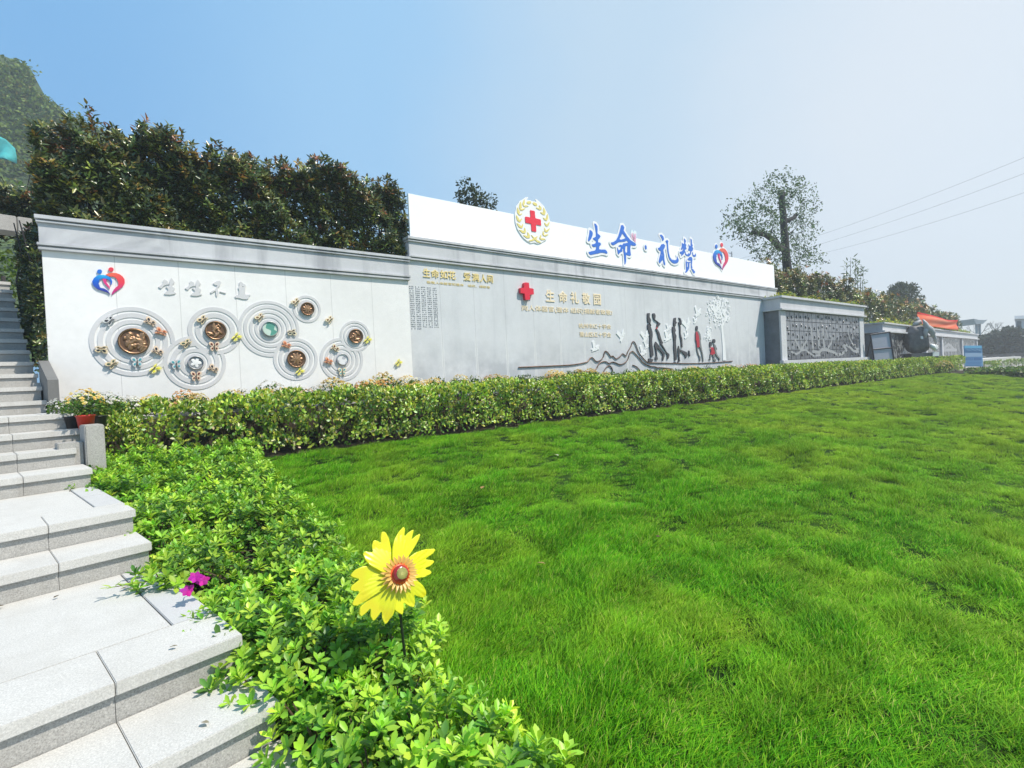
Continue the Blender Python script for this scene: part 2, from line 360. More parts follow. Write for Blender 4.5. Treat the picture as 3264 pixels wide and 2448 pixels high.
bed = MB(); bed.add([(-1.2, -2, -.02), (1.05, -2, -.02), (1.05, 1, .05), (-1.2, 1, .05)], [(0, 1, 2, 3)])
def soil_z(x, y): return lawn_z(x, y)-.03
tag(link('planting_bed', grid_mesh('planting_bed', -.6, 1.05, -2, 6.95, 12, 40, soil_z), SOIL), kind='structure')
# soil terrace behind the clipped hedge, up to the walls; paved strip further right
tb = MB(); tb.box((-.30, 7.66, .3), (17.3, 8.44, 1.2)); tb.box((17.3, 7.66, .3), (37, 7.8, 1.15)); tag(tb.build('flower_bed', SOIL), kind='structure')
PAVE = stone('paving', (.52, .51, .49), .15)
tb = MB(); tb.box((17.32, 7.81, .3), (60, 14, 1.15)); tag(tb.build('pavement', PAVE), kind='structure')
tb = MB(); tb.box((-.45, 6.85, .3), (38, 7.65, HEDGE_Z-.01)); tag(tb.build('hedge_bed', SOIL), kind='structure')
# upper terrace behind the walls
ut = MB(); ut.box((-.3, 8.95, 0), (26.5, 30, 3.75)); tag(ut.build('upper_terrace', SOIL), kind='structure')

# ================================================================ STAIRS
SD = R(10.4); ES = Vector((math.cos(SD), math.sin(SD), 0)); EP = Vector((-math.sin(SD), math.cos(SD), 0))
def sp(s, p, z): v = ES*s+EP*p; return (v.x, v.y, z)
noses = [(.02, 1.28), (.17, 1.63), (.32, 1.98), (.47, 2.33), (.62, 3.70), (.77, 4.06), (.92, 5.50), (1.07, 5.94), (1.22, 6.28), (1.37, 6.60)]
z = 1.37
for k, z in enumerate((1.515, 1.68, 1.845, 2.01, 2.18, 2.35, 2.525, 2.71, 2.90, 3.09, 3.27, 3.45)): noses.append((z, 7.80+.33*k))
stairs = thing('stone_staircase', 'wide pale granite staircase climbing past the left end of the white wall', 'staircase', sp(0, 1.28, 0))
SL = -3.6
for i, (zt, p) in enumerate(noses):
    p2 = noses[i+1][1]+.02 if i+1 < len(noses) else p+2.5
    edge = .79 if i < 4 else (.78 if i < 7 else (.98 if i == 8 else .74))
    edge = {8: .98, 9: .80}.get(i, edge)
    st = MB(); rb = zt-.19
    def blk(s0, s1, pa, pb, z0, z1, mb): mb.hexa([sp(s0, pa, z0), sp(s1, pa, z0), sp(s1, pb, z0), sp(s0, pb, z0)], [sp(s0, pa, z1), sp(s1, pa, z1), sp(s1, pb, z1), sp(s0, pb, z1)])
    # riser stones with open joints
    joints = [SL, -2.6, -1.62, -.63, .357, edge-.012] if edge > .4 else [SL, edge]
    for a, b in zip(joints[:-1], joints[1:]): blk(a+.001, b-.001, p+.022, p2+.02, rb-.25, zt-.052, st)
    step = st.build('step', GRAN2, stairs)
    tr = MB()
    deep = (p2-p) > .6
    back = p+.36 if deep else p2
    for a, b in zip(joints[:-1], joints[1:]):
        blk(a+.0015, min(b, edge)-.0015 if b != joints[-1] else edge, p, back-.003, zt-.05, zt, tr)
    if deep:
        w0 = .625
        # landing paving: big slabs, and a grey border strip along the planted side
        js = [SL, -2.2, -.9, w0]
        for a, b in zip(js[:-1], js[1:]): blk(a+.003, b-.003, back+.003, p2, zt-.05, zt-.002, tr)
    tr.build('tread', GRAN, step, bevel=.003)
    if deep:
        bd = MB(); blk(w0+.003, edge, back+.003, back+(p2-back)*.5-.003, zt-.05, zt-.001, bd); blk(w0+.003, edge, back+(p2-back)*.5+.003, p2, zt-.05, zt-.001, bd)
        bd.build('border_slab', stone('grey_border_granite', (.50, .50, .495), .2), step, bevel=.003)
lp = MB(); lp.add([sp(-4, -6, 0), sp(.9, -6, 0), sp(.9, 1.30, 0), sp(-4, 1.30, 0)], [(0, 1, 2, 3)]); tag(lp.build('path', GRAN), kind='structure')
# pier at the start of the clipped hedge and low kerbs
q = onZ(271, 1372, 1.22)
pr = thing('stone_pier', 'square rough stone pier where the clipped hedge meets the steps', 'pier', (q.x, q.y, .8))
def rbox(mb, o, ex, ey, w, d, z0, z1):
    o = Vector((o[0], o[1], 0)); a = [o, o+ex*w, o+ex*w+ey*d, o+ey*d]; mb.hexa([(v.x, v.y, z0) for v in a], [(v.x, v.y, z1) for v in a])
pb = MB(); rbox(pb, (q.x+.0, q.y-.05), ES, EP, .14, .28, .6, 1.265); pb.build('shaft', GRAN2, pr, bevel=.008)
pb = MB(); rbox(pb, (q.x-.19, q.y-.01), ES, EP, .175, .2, .7, 1.12); pb.build('footing', GRAN2, pr, bevel=.006)
kb = MB(); kb.box((-.84, 8.3, 1.2), (-.69, 8.44, 1.73)); tag(kb.build('stone_kerb', GRAN2, None, bevel=.006), 'short grey stone kerb block at the bottom left corner of the white wall', 'kerb')
# low side kerb of the upper flight, its shade put into the dark colour
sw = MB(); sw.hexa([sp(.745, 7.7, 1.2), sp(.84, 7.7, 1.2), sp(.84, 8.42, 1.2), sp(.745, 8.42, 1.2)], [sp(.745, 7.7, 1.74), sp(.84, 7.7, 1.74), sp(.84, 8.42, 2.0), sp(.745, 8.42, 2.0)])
tag(sw.build('stair_side_kerb', stone('shade_dark_stone', (.16, .16, .155), .3, .4, (.06, .06, .055))), 'sloping kerb coloured dark for shade between the shaded upper flight and the white wall', 'kerb')
bm_ = MB(); bm_.hexa([sp(-4, 11.5, 4.29), sp(.86, 11.5, 4.29), sp(.86, 11.85, 4.29), sp(-4, 11.85, 4.29)], [sp(-4, 11.5, 4.55), sp(.86, 11.5, 4.55), sp(.86, 11.85, 4.55), sp(-4, 11.85, 4.55)])
t = thing('stone_gateway', 'grey stone gateway beam crossing over the top of the stairs', 'gateway', sp(0, 10.5, 3))
bm_.build('beam', GRAN2, t, bevel=.01)
pp = MB(); pp.hexa([sp(.87, 11.5, 3.0), sp(1.05, 11.5, 3.0), sp(1.05, 11.8, 3.0), sp(.87, 11.8, 3.0)], [sp(.87, 11.5, 4.55), sp(1.05, 11.5, 4.55), sp(1.05, 11.8, 4.55), sp(.87, 11.8, 4.55)]); pp.build('post', GRAN2, t, bevel=.01)

# ================================================================ WALLS
def cornice(mb, x0, x1, y, zt, zb):
    """coping lip, shadow groove, flat frieze, double moulding, all butted one above the other"""
    for za, zb_, pr_ in ((zt-.048, zt, .075), (zt-.062, zt-.048, .03), (zt-.088, zt-.062, .06), (zb+.085, zb+.088+(zt-.088-zb-.088), .03), (zb+.052, zb+.085, .062), (zb+.034, zb+.052, .025), (zb, zb+.034, .048)):
        mb.box((x0-pr_*.6, y-pr_, za), (x1+pr_*.6, y+.44, zb_))
wall = thing('white_wall', 'bright white panelled wall with raised ring reliefs beside the stairs', 'wall', (1.75, 8.6, 1.2))
w_ = MB(); w_.box((-.70, YW, .6), (4.225, 8.9, 3.362)); w_.build('wall_panels', WHITE_ST, wall)
c_ = MB(); cornice(c_, -.70, 4.225, YW, 3.785, 3.364); c_.build('cornice', CORN_ST, wall, bevel=.004)
big = thing('grey_wall', 'long grey stone memorial wall carrying the white signboard', 'wall', (10.9, 8.7, 1.2))
w_ = MB(); w_.box((4.232, YB, .6), (17.5, 8.94, 3.752)); w_.build('wall_slabs', GREY_ST, big)
c_ = MB(); cornice(c_, 4.30, 18.4, YB, 4.18, 3.754); c_.build('cornice', CORN_ST, big, bevel=.004)

# ring reliefs carved on the white wall: grey raised bands; rings listed later lie over the earlier ones where they meet
rings = [(.16, 2.24, .463), (1.12, 2.40, .343), (.85, 1.94, .382), (2.42, 2.77, .218), (1.85, 2.44, .432), (2.21, 1.97, .335), (2.94, 1.95, .362), (3.19, 2.34, .263)]
bands = {0: [(.886, 1), (.695, .82), (.515, .63), (0, .457)], 4: [(.90, 1), (.73, .84), (.56, .66), (.40, .49), (0, .34)], 3: [(.82, 1), (0, .66)], 1: [(.84, 1), (.55, .74), (0, .46)], 2: [(.87, 1), (.62, .78), (.40, .53), (0, .33)], 5: [(.86, 1), (.63, .77), (0, .53)], 6: [(.87, 1), (.66, .78), (.46, .57), (0, .38)], 7: [(.86, 1), (.66, .77), (0, .56)]}
over = {0: [2], 1: [4], 2: [1], 3: [4], 4: [5], 5: [], 6: [7], 7: []}
over[0] = [2]; over[2] = [1]
for i, (cx, cz, rr) in enumerate(rings):
    sds = [sd_ring(cx, cz, a*rr, b*rr) if a > 0 else sd_disc(cx, cz, b*rr) for a, b in bands[i]]
    sd = sd_union(*sds)
    if over[i]: sd = sd_cut(sd, *[sd_disc(*rings[k][:2], rings[k][2]) for k in over[i]])
    link('ring_relief', plate_mesh('ring_relief', sd, (cx-rr, cz-rr, cx+rr, cz+rr), rr/34, YW-.008, .007), RING_ST, wall)

# medallions on the rings
BRONZE = mat('bronze', (.20, .115, .06), .42, metal=.75, noise=(.35, 30), spec=.5)
def medallion(i, frac, label, kind):
    cx, cz, rr = rings[i]; r = rr*frac; ph = RNG.random()*6
    t = thing('medallion', label, 'medallion', (cx, YW-.017, cz), group='round medallions on the white wall')
    n = 46; vs = []; fs = []; cs = []
    seeds = [(RNG.uniform(-.6, .6), RNG.uniform(-.6, .6), RNG.uniform(.1, .24), RNG.uniform(0, 3.1)) for _ in range(26)]
    for a in range(n):
        for b in range(n):
            u, v = -1+2*a/(n-1), -1+2*b/(n-1)
            # square to disc
            x, y = u*math.sqrt(1-v*v/2), v*math.sqrt(1-u*u/2); d = math.hypot(x, y); th = math.atan2(y, x); h = 0
            if kind == 'lotus':
                for k, (rad, npet) in enumerate(((.75, 9), (.5, 7), (.25, 5))):
                    pet = abs(math.cos(npet/2*(th+k*.4))); e = rad*(.55+.45*pet)-d
                    if e > 0: h = max(h, .10+.06*k+.10*min(e*4, 1)*pet)
                if y < -.55: h = max(h, .10*abs(math.sin(9*x+3*y)))
            elif kind == 'dense':
                for sx, sy, sr, sa in seeds:
                    X = (x-sx)*math.cos(sa)+(y-sy)*math.sin(sa); Y = -(x-sx)*math.sin(sa)+(y-sy)*math.cos(sa)
                    q_ = 1-(X/(sr*1.7))**2-(Y/sr)**2
                    if q_ > 0: h = max(h, .30*math.sqrt(q_)*(.8+.2*math.cos(Y*30)))
            elif kind == 'sparse':
                for sx, sy, sr, sa in seeds[:11]:
                    X = (x-sx)*math.cos(sa)+(y-sy)*math.sin(sa); Y = -(x-sx)*math.sin(sa)+(y-sy)*math.cos(sa)
                    q_ = 1-(X/(sr*2))**2-(Y/(sr*.7))**2
                    if q_ > 0: h = max(h, .24*math.sqrt(q_))
            elif kind == 'flower':
                pet = abs(math.cos(2.5*th+.3)); 
                if d < .75*(.45+.55*pet): h = .12+.1*(1-d)
            if d > .9: h = .16
            hh = .012+h*r*.42 if kind not in ('green', 'pale') else .016
            vs.append((x*r, -hh, y*r))
            if kind == 'green':
                leafy = math.sin(3*x+1.5*y+1)+.6*math.sin(5*y-2*x) > .15 and d < .93
                cs.append((.10, .32, .25) if leafy else (.55, .68, .60))
            elif kind == 'pale': cs.append((.42, .43, .47) if math.sin(4*x+2*y)+math.sin(5*y-3*x+1) > .8 else (.72, .73, .74))
            elif kind == 'flower': cs.append((.80, .80, .80) if h > .1 and d < .85 else (.30, .31, .33))
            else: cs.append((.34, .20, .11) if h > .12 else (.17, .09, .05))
    for a in range(n-1):
        for b in range(n-1): fs.append((a*n+b, (a+1)*n+b, (a+1)*n+b+1, a*n+b+1))
    md = MB(); md.v = vs; md.f = fs; md.c = cs
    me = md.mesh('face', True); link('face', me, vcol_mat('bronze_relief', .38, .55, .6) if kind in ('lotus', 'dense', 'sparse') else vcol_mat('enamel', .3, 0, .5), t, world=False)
    rm = MB(); rm.lathe([(r*1.03, 0), (r*1.03, .03), (r*.965, .034)], n=40); me = rm.mesh('rim', True); me.transform(Matrix.Rotation(R(90), 4, 'X')); link('rim', me, BRONZE if kind not in ('pale', 'green', 'flower') else mat('steel_rim', (.55, .56, .58), .4, .6), t, world=False)
medallion(0, .365, 'largest bronze medallion, crowded with lotus relief, in the leftmost ring', 'dense')
medallion(1, .385, 'bronze medallion with a sparse lotus relief under the character row', 'sparse')
medallion(2, .245, 'medallion with a white five petalled flower on grey', 'flower')
medallion(3, .46, 'smallest bronze medallion, in the topmost ring', 'lotus')
medallion(4, .26, 'green and white lotus leaf medallion', 'green')
medallion(5, .40, 'bronze medallion with one large open lotus above the yellow butterfly', 'lotus')
medallion(6, .255, 'pale mottled white and grey medallion low by the flowers', 'pale')
medallion(7, .44, 'dark bronze medallion with a flat lotus in the rightmost ring', 'sparse')

# butterflies pinned on the white wall
z1 = zm(0, 600, 2212/1320)
def butterfly(px, py, rot, size, edge_c, in_c, label, pose):
    p = onY(*z1(px, py), YW-.028)
    t = thing('butterfly_ornament', label, 'butterfly ornament', (p.x, p.y, p.z), group='small butterflies fixed to the white wall'); size *= .84
    def tf(pts, m=1): 
        c, s = math.cos(rot), math.sin(rot); return [((x*m*c-y*s)*size, (x*m*s+y*c)*size) for x, y in pts]
    up = [(0, .05), (.12, .42), (.36, .52), (.5, .42), (.46, .2), (.24, .02), (.05, -.02)]; lo = [(.04, -.03), (.26, -.02), (.4, -.16), (.34, -.38), (.2, -.5), (.14, -.36), (.03, -.16)]
    ms = (1, -1) if pose == 'open' else (1, -.45)
    for m_ in ms:
        for sh in (up, lo):
            P = tf(sh, m_); yf = lambda x, z_: .004+abs(x)*.12
            link('wing', plate_mesh('wing', sd_grow(sd_poly(P), size*.02), bb(P, size*.04), size/26, 0, .008, yfn=yf), mat('bf_'+edge_c[0], edge_c[1], .5), t, world=False)
            cx_ = sum(q_[0] for q_ in P)/len(P); cy_ = sum(q_[1] for q_ in P)/len(P)
            Q = [((a-cx_)*.52+cx_, (b-cy_)*.52+cy_) for a, b in P]
            link('wing_inlay', plate_mesh('wing_inlay', sd_poly(Q), bb(Q), size/26, -.004, .004, yfn=yf), mat('bi_'+in_c[0], in_c[1], .5), t, world=False)
    b = MB(); c, s = math.cos(rot), math.sin(rot); ax = lambda y, o=-.02: (-s*y*size, o, c*y*size)
    b.tube([ax(-.3), ax(-.1), ax(.1), ax(.2)], [size*.02, size*.045, size*.05, size*.03], 8); b.build('body', mat('bb_dark', (.05, .04, .035), .5), t, world=False)
    for e in (.13, -.13):
        a = MB(); a.tube([ax(.2), (e*.5*c*size-s*.36*size, -.03, e*.5*s*size+c*.36*size), (e*c*size-s*.46*size, -.03, e*s*size+c*.46*size)], size*.012, 5); a.build('antenna', mat('bb_dark', (.05, .04, .035), .5), t, world=False)
TAN = ('tan', (.74, .60, .38)); SILV = ('silver', (.62, .63, .64)); CREAM = ('cream', (.80, .70, .50)); ORG = ('orange', (.76, .40, .24)); YEL = ('yellow', (.82, .76, .30)); PEACH = ('peach', (.78, .60, .44))
BLK = ('black', (.02, .02, .03)); GRN = ('darkgreen', (.06, .10, .06)); TEAL = ('teal', (.06, .34, .40)); BRN = ('brown', (.22, .12, .06)); RUST = ('rust', (.45, .10, .03)); YEL2 = ('yellow2', (.85, .80, .04)); MAR = ('maroon', (.16, .035, .02))
BF = [(592, 708, 2.4, SILV, BLK, 'silver butterfly with black wing centres at the top left of the largest ring', 's'),
      (800, 718, 1.0, PEACH, BLK, 'peach butterfly with black centres above the orange one', 's'), (860, 772, 1.2, ORG, RUST, 'orange butterfly on the right rim of the largest ring', 's'),
      (540, 855, -1.6, TAN, BLK, 'tan and black butterfly at the far left of the largest ring', 's'), (840, 875, 1.0, PEACH, BLK, 'peach and black butterfly just right of the largest medallion', 's'),
      (605, 940, 2.3, TAN, GRN, 'tan butterfly with dark green centres at the lower left of the largest ring', 's'), (733, 928, 0., SILV, TEAL, 'silver and teal butterfly directly below the largest medallion', 'open'),
      (823, 962, -.8, YEL, YEL2, 'yellow butterfly at the lower right of the largest ring', 's'), (1087, 703, 2.4, TAN, BLK, 'tan and black butterfly at the upper left of the sparse lotus medallion', 's'),
      (1258, 793, -.8, YEL, YEL2, 'yellow butterfly between the two upper middle rings', 's'), (1145, 845, 0., PEACH, MAR, 'maroon butterfly under the sparse lotus medallion', 'open'),
      (1000, 830, 2.3, TAN, GRN, 'tan and green butterfly on top of the white flower ring', 's'), (942, 940, 0.1, SILV, TEAL, 'silver and teal butterfly left of the white flower medallion', 'open'),
      (1138, 968, 1.0, PEACH, BLK, 'peach and black butterfly right of the white flower medallion', 's'), (1048, 1003, 0., PEACH, MAR, 'maroon butterfly below the white flower medallion', 'open'),
      (1392, 690, 2.4, CREAM, BRN, 'cream and brown butterfly above the green lotus leaf medallion', 's'), (1557, 765, -1.4, CREAM, BLK, 'cream and black butterfly right of the green lotus leaf medallion', 's'),
      (1585, 608, 2.4, CREAM, BRN, 'cream and brown butterfly on the topmost ring', 's'), (1765, 703, 2.4, CREAM, BRN, 'cream and brown butterfly alone on the plain white wall', 's'),
      (1530, 842, 1.2, ORG, RUST, 'orange butterfly at the upper left of the open lotus medallion', 's'), (1597, 977, -.8, YEL, YEL2, 'yellow butterfly below the open lotus medallion', 's'),
      (1790, 858, 1.0, CREAM, MAR, 'cream and maroon butterfly above the pale mottled medallion', 's'), (1755, 928, 1.2, ORG, RUST, 'orange butterfly left of the pale mottled medallion', 's'),
      (1828, 980, 0., CREAM, TEAL, 'cream and teal butterfly below the pale mottled medallion', 'open'), (1960, 808, -.8, YEL, YEL2, 'pale yellow butterfly right of the dark bronze medallion', 's'),
      (2125, 930, -.8, YEL, YEL2, 'single yellow butterfly close to the right end of the white wall', 's')]
for px, py, rt, ec, ic, lb, ps in BF: butterfly(px, py, rt, .155, ec, ic, lb, ps)

# raised stone characters on the white wall
zE = zm(480, 860, 2212/370)
s1 = [(150, 325), (200, 290), (235, 250), (240, 200), (265, 180), (325, 215), (330, 250), (360, 275), (300, 285), (250, 305), (210, 355), (180, 350)]
s2 = [(395, 150), (420, 180), (460, 240), (425, 280), (410, 315), (460, 345), (465, 370), (440, 400), (415, 410), (490, 440), (460, 460), (380, 475), (280, 470), (260, 455), (290, 420), (340, 395), (335, 370), (290, 325), (310, 310), (345, 345), (360, 290), (360, 230), (375, 180)]
mv = lambda P: [(150+(x-150)*.97+510, (y-150)*.97+182) for x, y in P]
bu1 = [(1190, 260), (1215, 240), (1260, 215), (1320, 210), (1350, 245), (1330, 290), (1275, 345), (1290, 420), (1295, 460), (1265, 515), (1245, 480), (1240, 395), (1160, 450), (1140, 430), (1160, 405), (1235, 370), (1275, 295), (1240, 295)]
bu2 = [(1315, 405), (1445, 435), (1435, 455), (1320, 420)]
xi = [(1690, 240), (1720, 220), (1765, 260), (1815, 290), (1805, 370), (1805, 470), (1880, 470), (1910, 480), (1880, 500), (1870, 545), (1830, 562), (1740, 555), (1660, 530), (1630, 540), (1605, 510), (1640, 480), (1685, 475), (1690, 390), (1668, 340), (1690, 300)]
xih = [(1735, 320), (1775, 310), (1765, 335)]
t = thing('raised_inscription', 'row of four pale grey stone characters high on the white wall', 'inscription', (1.0, YW, 3.0))
def char(parts, zmap, Y, thick, m_, parent, name='character', holes=(), step=.006, colfn=None, grow=0.):
    Ps = [trace(zmap, p, Y) for p in parts]; Hs = [trace(zmap, p, Y) for p in holes]
    sd = sd_union(*[sd_poly(p) for p in Ps])
    if Hs: sd = sd_cut(sd, *[sd_poly(h) for h in Hs])
    if grow: sd = sd_grow(sd, grow)
    return link(name, plate_mesh(name, sd, bb(sum(Ps, []), grow), step, Y, thick, colfn), m_, parent)
for ps, hs in (([s1, s2], []), ([mv(s1), mv(s2)], []), ([bu1, bu2], []), ([xi], [xih])): char(ps, zE, YW-.013, .0125, RING_ST, t, holes=hs)

# heart emblems (two figures leaning into a heart)
zD = zm(270, 830, 1914/150)
h_blue = [(300, 845), (370, 710), (480, 620), (600, 585), (760, 580), (900, 610), (1020, 670), (1090, 760), (1120, 860), (1100, 950), (1050, 1000), (1060, 880), (1030, 810), (940, 760), (850, 730), (720, 720), (620, 770), (570, 810), (600, 870), (550, 910), (590, 990), (610, 1060), (640, 1105), (780, 1130), (880, 1180), (960, 1250), (1010, 1320), (1045, 1400), (960, 1310), (850, 1265), (700, 1215), (540, 1170), (430, 1090), (340, 1000)]
h_red = [(850, 570), (960, 510), (1100, 490), (1280, 500), (1420, 550), (1540, 640), (1620, 760), (1630, 900), (1570, 1030), (1450, 1130), (1290, 1240), (1170, 1330), (1090, 1420), (1110, 1300), (1180, 1180), (1260, 1090), (1360, 1020), (1370, 880), (1300, 740), (1210, 660), (1110, 640), (1000, 640), (930, 610)]
h_pink = [(720, 760), (760, 715), (850, 705), (905, 740), (870, 800), (890, 890), (950, 980), (1010, 1060), (1030, 1180), (960, 1090), (860, 990), (780, 900)]
PAINT = vcol_mat('printed_acrylic', .35, 0, .5)
Q0 = {k: trace(zD, p, YW-.035) for k, p in (('b', h_blue), ('r', h_red), ('p', h_pink), ('bh', ell(602, 440, 102, 88)), ('rh', ell(1070, 355, 108, 86)))}
allp = sum(Q0.values(), []); HB = bb(allp)
def lerp3(a, b, t): t = min(1, max(0, t)); return tuple(a[i]+(b[i]-a[i])*t for i in range(3))
def heart(name, label, box, Y, step, backing=False):
    sx, sz = (box[2]-box[0])/(HB[2]-HB[0]), (box[3]-box[1])/(HB[3]-HB[1])
    Q = {k: [(box[0]+(x-HB[0])*sx, box[1]+(z_-HB[1])*sz) for x, z_ in p] for k, p in Q0.items()}
    t = thing(name, label, 'emblem', ((box[0]+box[2])/2, Y, (box[1]+box[3])/2))
    u = lambda x, z_: ((x-box[0])/(box[2]-box[0]), (z_-box[1])/(box[3]-box[1]))
    def cb(x, z_): a, b = u(x, z_); return lerp3(lerp3((.035, .03, .30), (.01, .12, .60), (b-.1)/.4), (.02, .45, .80), (b-.5)/.22*(1-abs(a-.32)*1.6))
    def cr_(x, z_): a, b = u(x, z_); return lerp3(lerp3((.50, .03, .22), (.78, .05, .07), (b-.1)/.4), (.85, .22, .08), (b-.55)/.25*(1.2-a))
    for k, fn, nm, dy in (('b', cb, 'blue_figure', 0), ('r', cr_, 'red_figure', .003), ('p', lambda x, z_: (.72, .04, .22), 'pink_curve', .002), ('bh', lambda x, z_: (.02, .16, .62), 'blue_head', 0), ('rh', lambda x, z_: (.75, .05, .08), 'red_head', 0)):
        link(nm, plate_mesh(nm, sd_poly(Q[k]), bb(Q[k]), step, Y+dy, .0175-dy, fn), PAINT, t)
    if backing:
        sd = sd_grow(sd_union(*[sd_poly(p) for p in Q.values()], sd_poly([Q['b'][0], Q['b'][3], Q['r'][2], Q['r'][6], Q['r'][12]])), .045)
        link('white_backing', plate_mesh('white_backing', sd, bb(allp and sum(Q.values(), []), .05), step*1.3, Y+.018, .006), mat('white_acrylic', (.86, .86, .88), .35), t)
heart('heart_emblem', 'small blue and red heart emblem of two figures on the white wall', HB, YW-.018, .005)

# ================================================================ SIGNBOARD ABOVE THE GREY WALL
m, nt, b_ = nodes_of('white_board'); N_, L_ = nt.nodes, nt.links
g_ = N_.new('ShaderNodeNewGeometry'); n1 = N_.new('ShaderNodeTexNoise'); n1.inputs['Scale'].default_value = 1.1; n1.inputs['Detail'].default_value = 5; L_.new(g_.outputs['Position'], n1.inputs['Vector'])
sx_ = N_.new('ShaderNodeSeparateXYZ'); L_.new(g_.outputs['Position'], sx_.inputs[0])
a_ = N_.new('ShaderNodeMapRange'); a_.inputs['From Min'].default_value = 8.5; a_.inputs['From Max'].default_value = 5; L_.new(sx_.outputs['X'], a_.inputs['Value'])
c_ = N_.new('ShaderNodeMapRange'); c_.inputs['From Min'].default_value = .5; c_.inputs['From Max'].default_value = .75; L_.new(n1.outputs['Fac'], c_.inputs['Value'])
mm = N_.new('ShaderNodeMath'); mm.operation = 'MULTIPLY'; a_.inputs['To Max'].default_value = .4; L_.new(a_.outputs[0], mm.inputs[0]); L_.new(c_.outputs[0], mm.inputs[1])
mxx = N_.new('ShaderNodeMixRGB'); mxx.inputs[1].default_value = (.93, .935, .945, 1); mxx.inputs[2].default_value = (.80, .90, .86, 1); L_.new(mm.outputs[0], mxx.inputs[0]); L_.new(mxx.outputs[0], b_.inputs['Base Color']); b_.inputs['Roughness'].default_value = .45
BOARD = m
sb = thing('signboard', 'long blank white signboard standing along the top of the grey wall', 'signboard', (11.3, 8.55, 4.18))
x_ = MB(); x_.box((4.34, 8.5, 4.19), (18.4, 8.54, 4.985)); x_.build('board', BOARD, sb, bevel=.003)
x_ = MB(); 
for k in range(15): x_.box((4.4+k*.99, 8.542, 4.19), (4.44+k*.99, 8.58, 4.95))
for zz in (4.3, 4.85): x_.box((4.4, 8.582, zz), (18.3, 8.61, zz+.035))
x_.build('steel_frame', mat('galv_steel', (.35, .36, .37), .5, .7), sb)
zA = zm(1860, 680, 1961/260); zB = zm(2080, 680, 2212/300)
sheng = [[(150, 395), (195, 420), (228, 470), (215, 540), (185, 610), (140, 670), (110, 665), (118, 590), (140, 500)],
         [(258, 240), (300, 255), (335, 310), (340, 390), (335, 480), (375, 510), (412, 550), (385, 600), (355, 625), (352, 700), (395, 700), (425, 735), (405, 775), (380, 790), (375, 860), (420, 870), (520, 870), (560, 905), (582, 955), (560, 970), (480, 945), (410, 945), (350, 965), (260, 980), (180, 1000), (140, 975), (120, 930), (190, 910), (270, 895), (300, 860), (310, 800), (250, 810), (215, 790), (200, 745), (260, 735), (300, 710), (300, 665), (260, 640), (222, 600), (270, 575), (300, 560), (300, 470), (280, 340)]]
ming = [[(905, 285), (950, 280), (985, 340), (965, 410), (1010, 480), (1060, 560), (1130, 640), (1200, 690), (1245, 715), (1270, 760), (1240, 780), (1170, 775), (1110, 730), (1070, 690), (1045, 655), (985, 680), (910, 685), (840, 695), (790, 730), (720, 768), (680, 750), (655, 700), (720, 690), (790, 640), (840, 540), (880, 400)],
        [(805, 795), (830, 850), (850, 890), (880, 870), (905, 800), (850, 800), (840, 780), (890, 750), (935, 765), (960, 720), (1000, 720), (1060, 705), (1120, 710), (1140, 760), (1125, 830), (1130, 930), (1142, 1000), (1115, 1022), (1070, 1010), (1030, 985), (1025, 1060), (1028, 1130), (1010, 1220), (990, 1228), (985, 1140), (975, 1010), (960, 900), (955, 830), (930, 870), (942, 910), (910, 925), (870, 950), (850, 988), (825, 960), (815, 880)]]
ming_h = [[(935, 480), (1015, 590), (975, 610), (910, 630), (862, 625), (900, 560)], [(1010, 790), (1055, 775), (1055, 930), (1020, 950), (1000, 900)]]
li = [[(165, 505), (215, 500), (260, 550), (272, 610), (250, 645), (225, 645), (222, 600), (200, 555)],
      [(210, 730), (255, 715), (300, 750), (285, 810), (255, 860), (265, 910), (275, 980), (280, 1080), (300, 1190), (290, 1225), (265, 1200), (245, 1090), (215, 1120), (175, 1180), (145, 1130), (165, 1040), (190, 950), (195, 885), (150, 865), (125, 820), (170, 800)],
      [(305, 650), (345, 620), (375, 650), (365, 700), (370, 800), (385, 930), (410, 1030), (450, 1085), (520, 1100), (555, 1095), (575, 1060), (570, 995), (600, 1050), (620, 1100), (605, 1150), (560, 1175), (510, 1180), (450, 1150), (400, 1090), (370, 1010), (345, 860), (335, 720)]]
li_h = [[(222, 950), (235, 975), (228, 1000), (215, 975)]]
zan = [[(740, 585), (775, 620), (785, 660), (770, 710), (795, 740), (785, 790), (805, 835), (765, 850), (760, 920), (720, 970), (665, 1010), (690, 960), (645, 945), (640, 905), (690, 890), (720, 860), (690, 855), (670, 835), (690, 780), (690, 680), (720, 720), (750, 700)],
       [(895, 590), (925, 620), (930, 730), (955, 745), (935, 780), (960, 830), (940, 880), (912, 900), (905, 960), (860, 1010), (800, 1000), (765, 960), (770, 880), (790, 960), (830, 965), (850, 930), (880, 960), (890, 880), (850, 880), (840, 850), (855, 800), (845, 720), (880, 770), (900, 760)],
       [(930, 930), (945, 900), (955, 970), (990, 985), (1010, 940), (1025, 990), (1010, 1020), (970, 1022), (945, 995)],
       [(870, 1025), (915, 1020), (940, 1070), (930, 1150), (925, 1220), (940, 1290), (905, 1290), (900, 1200), (905, 1110), (880, 1110), (840, 1100), (820, 1080)],
       [(790, 1070), (800, 1140), (870, 1145), (895, 1130), (895, 1160), (870, 1170), (865, 1290), (840, 1340), (800, 1390), (760, 1385), (790, 1350), (785, 1240), (780, 1150)],
       [(905, 1295), (950, 1310), (1000, 1370), (990, 1410), (960, 1400), (930, 1340)]]
zan_h = [[(815, 1160), (835, 1160), (832, 1260), (812, 1260)], [(705, 830), (730, 815), (722, 850), (705, 858)]]
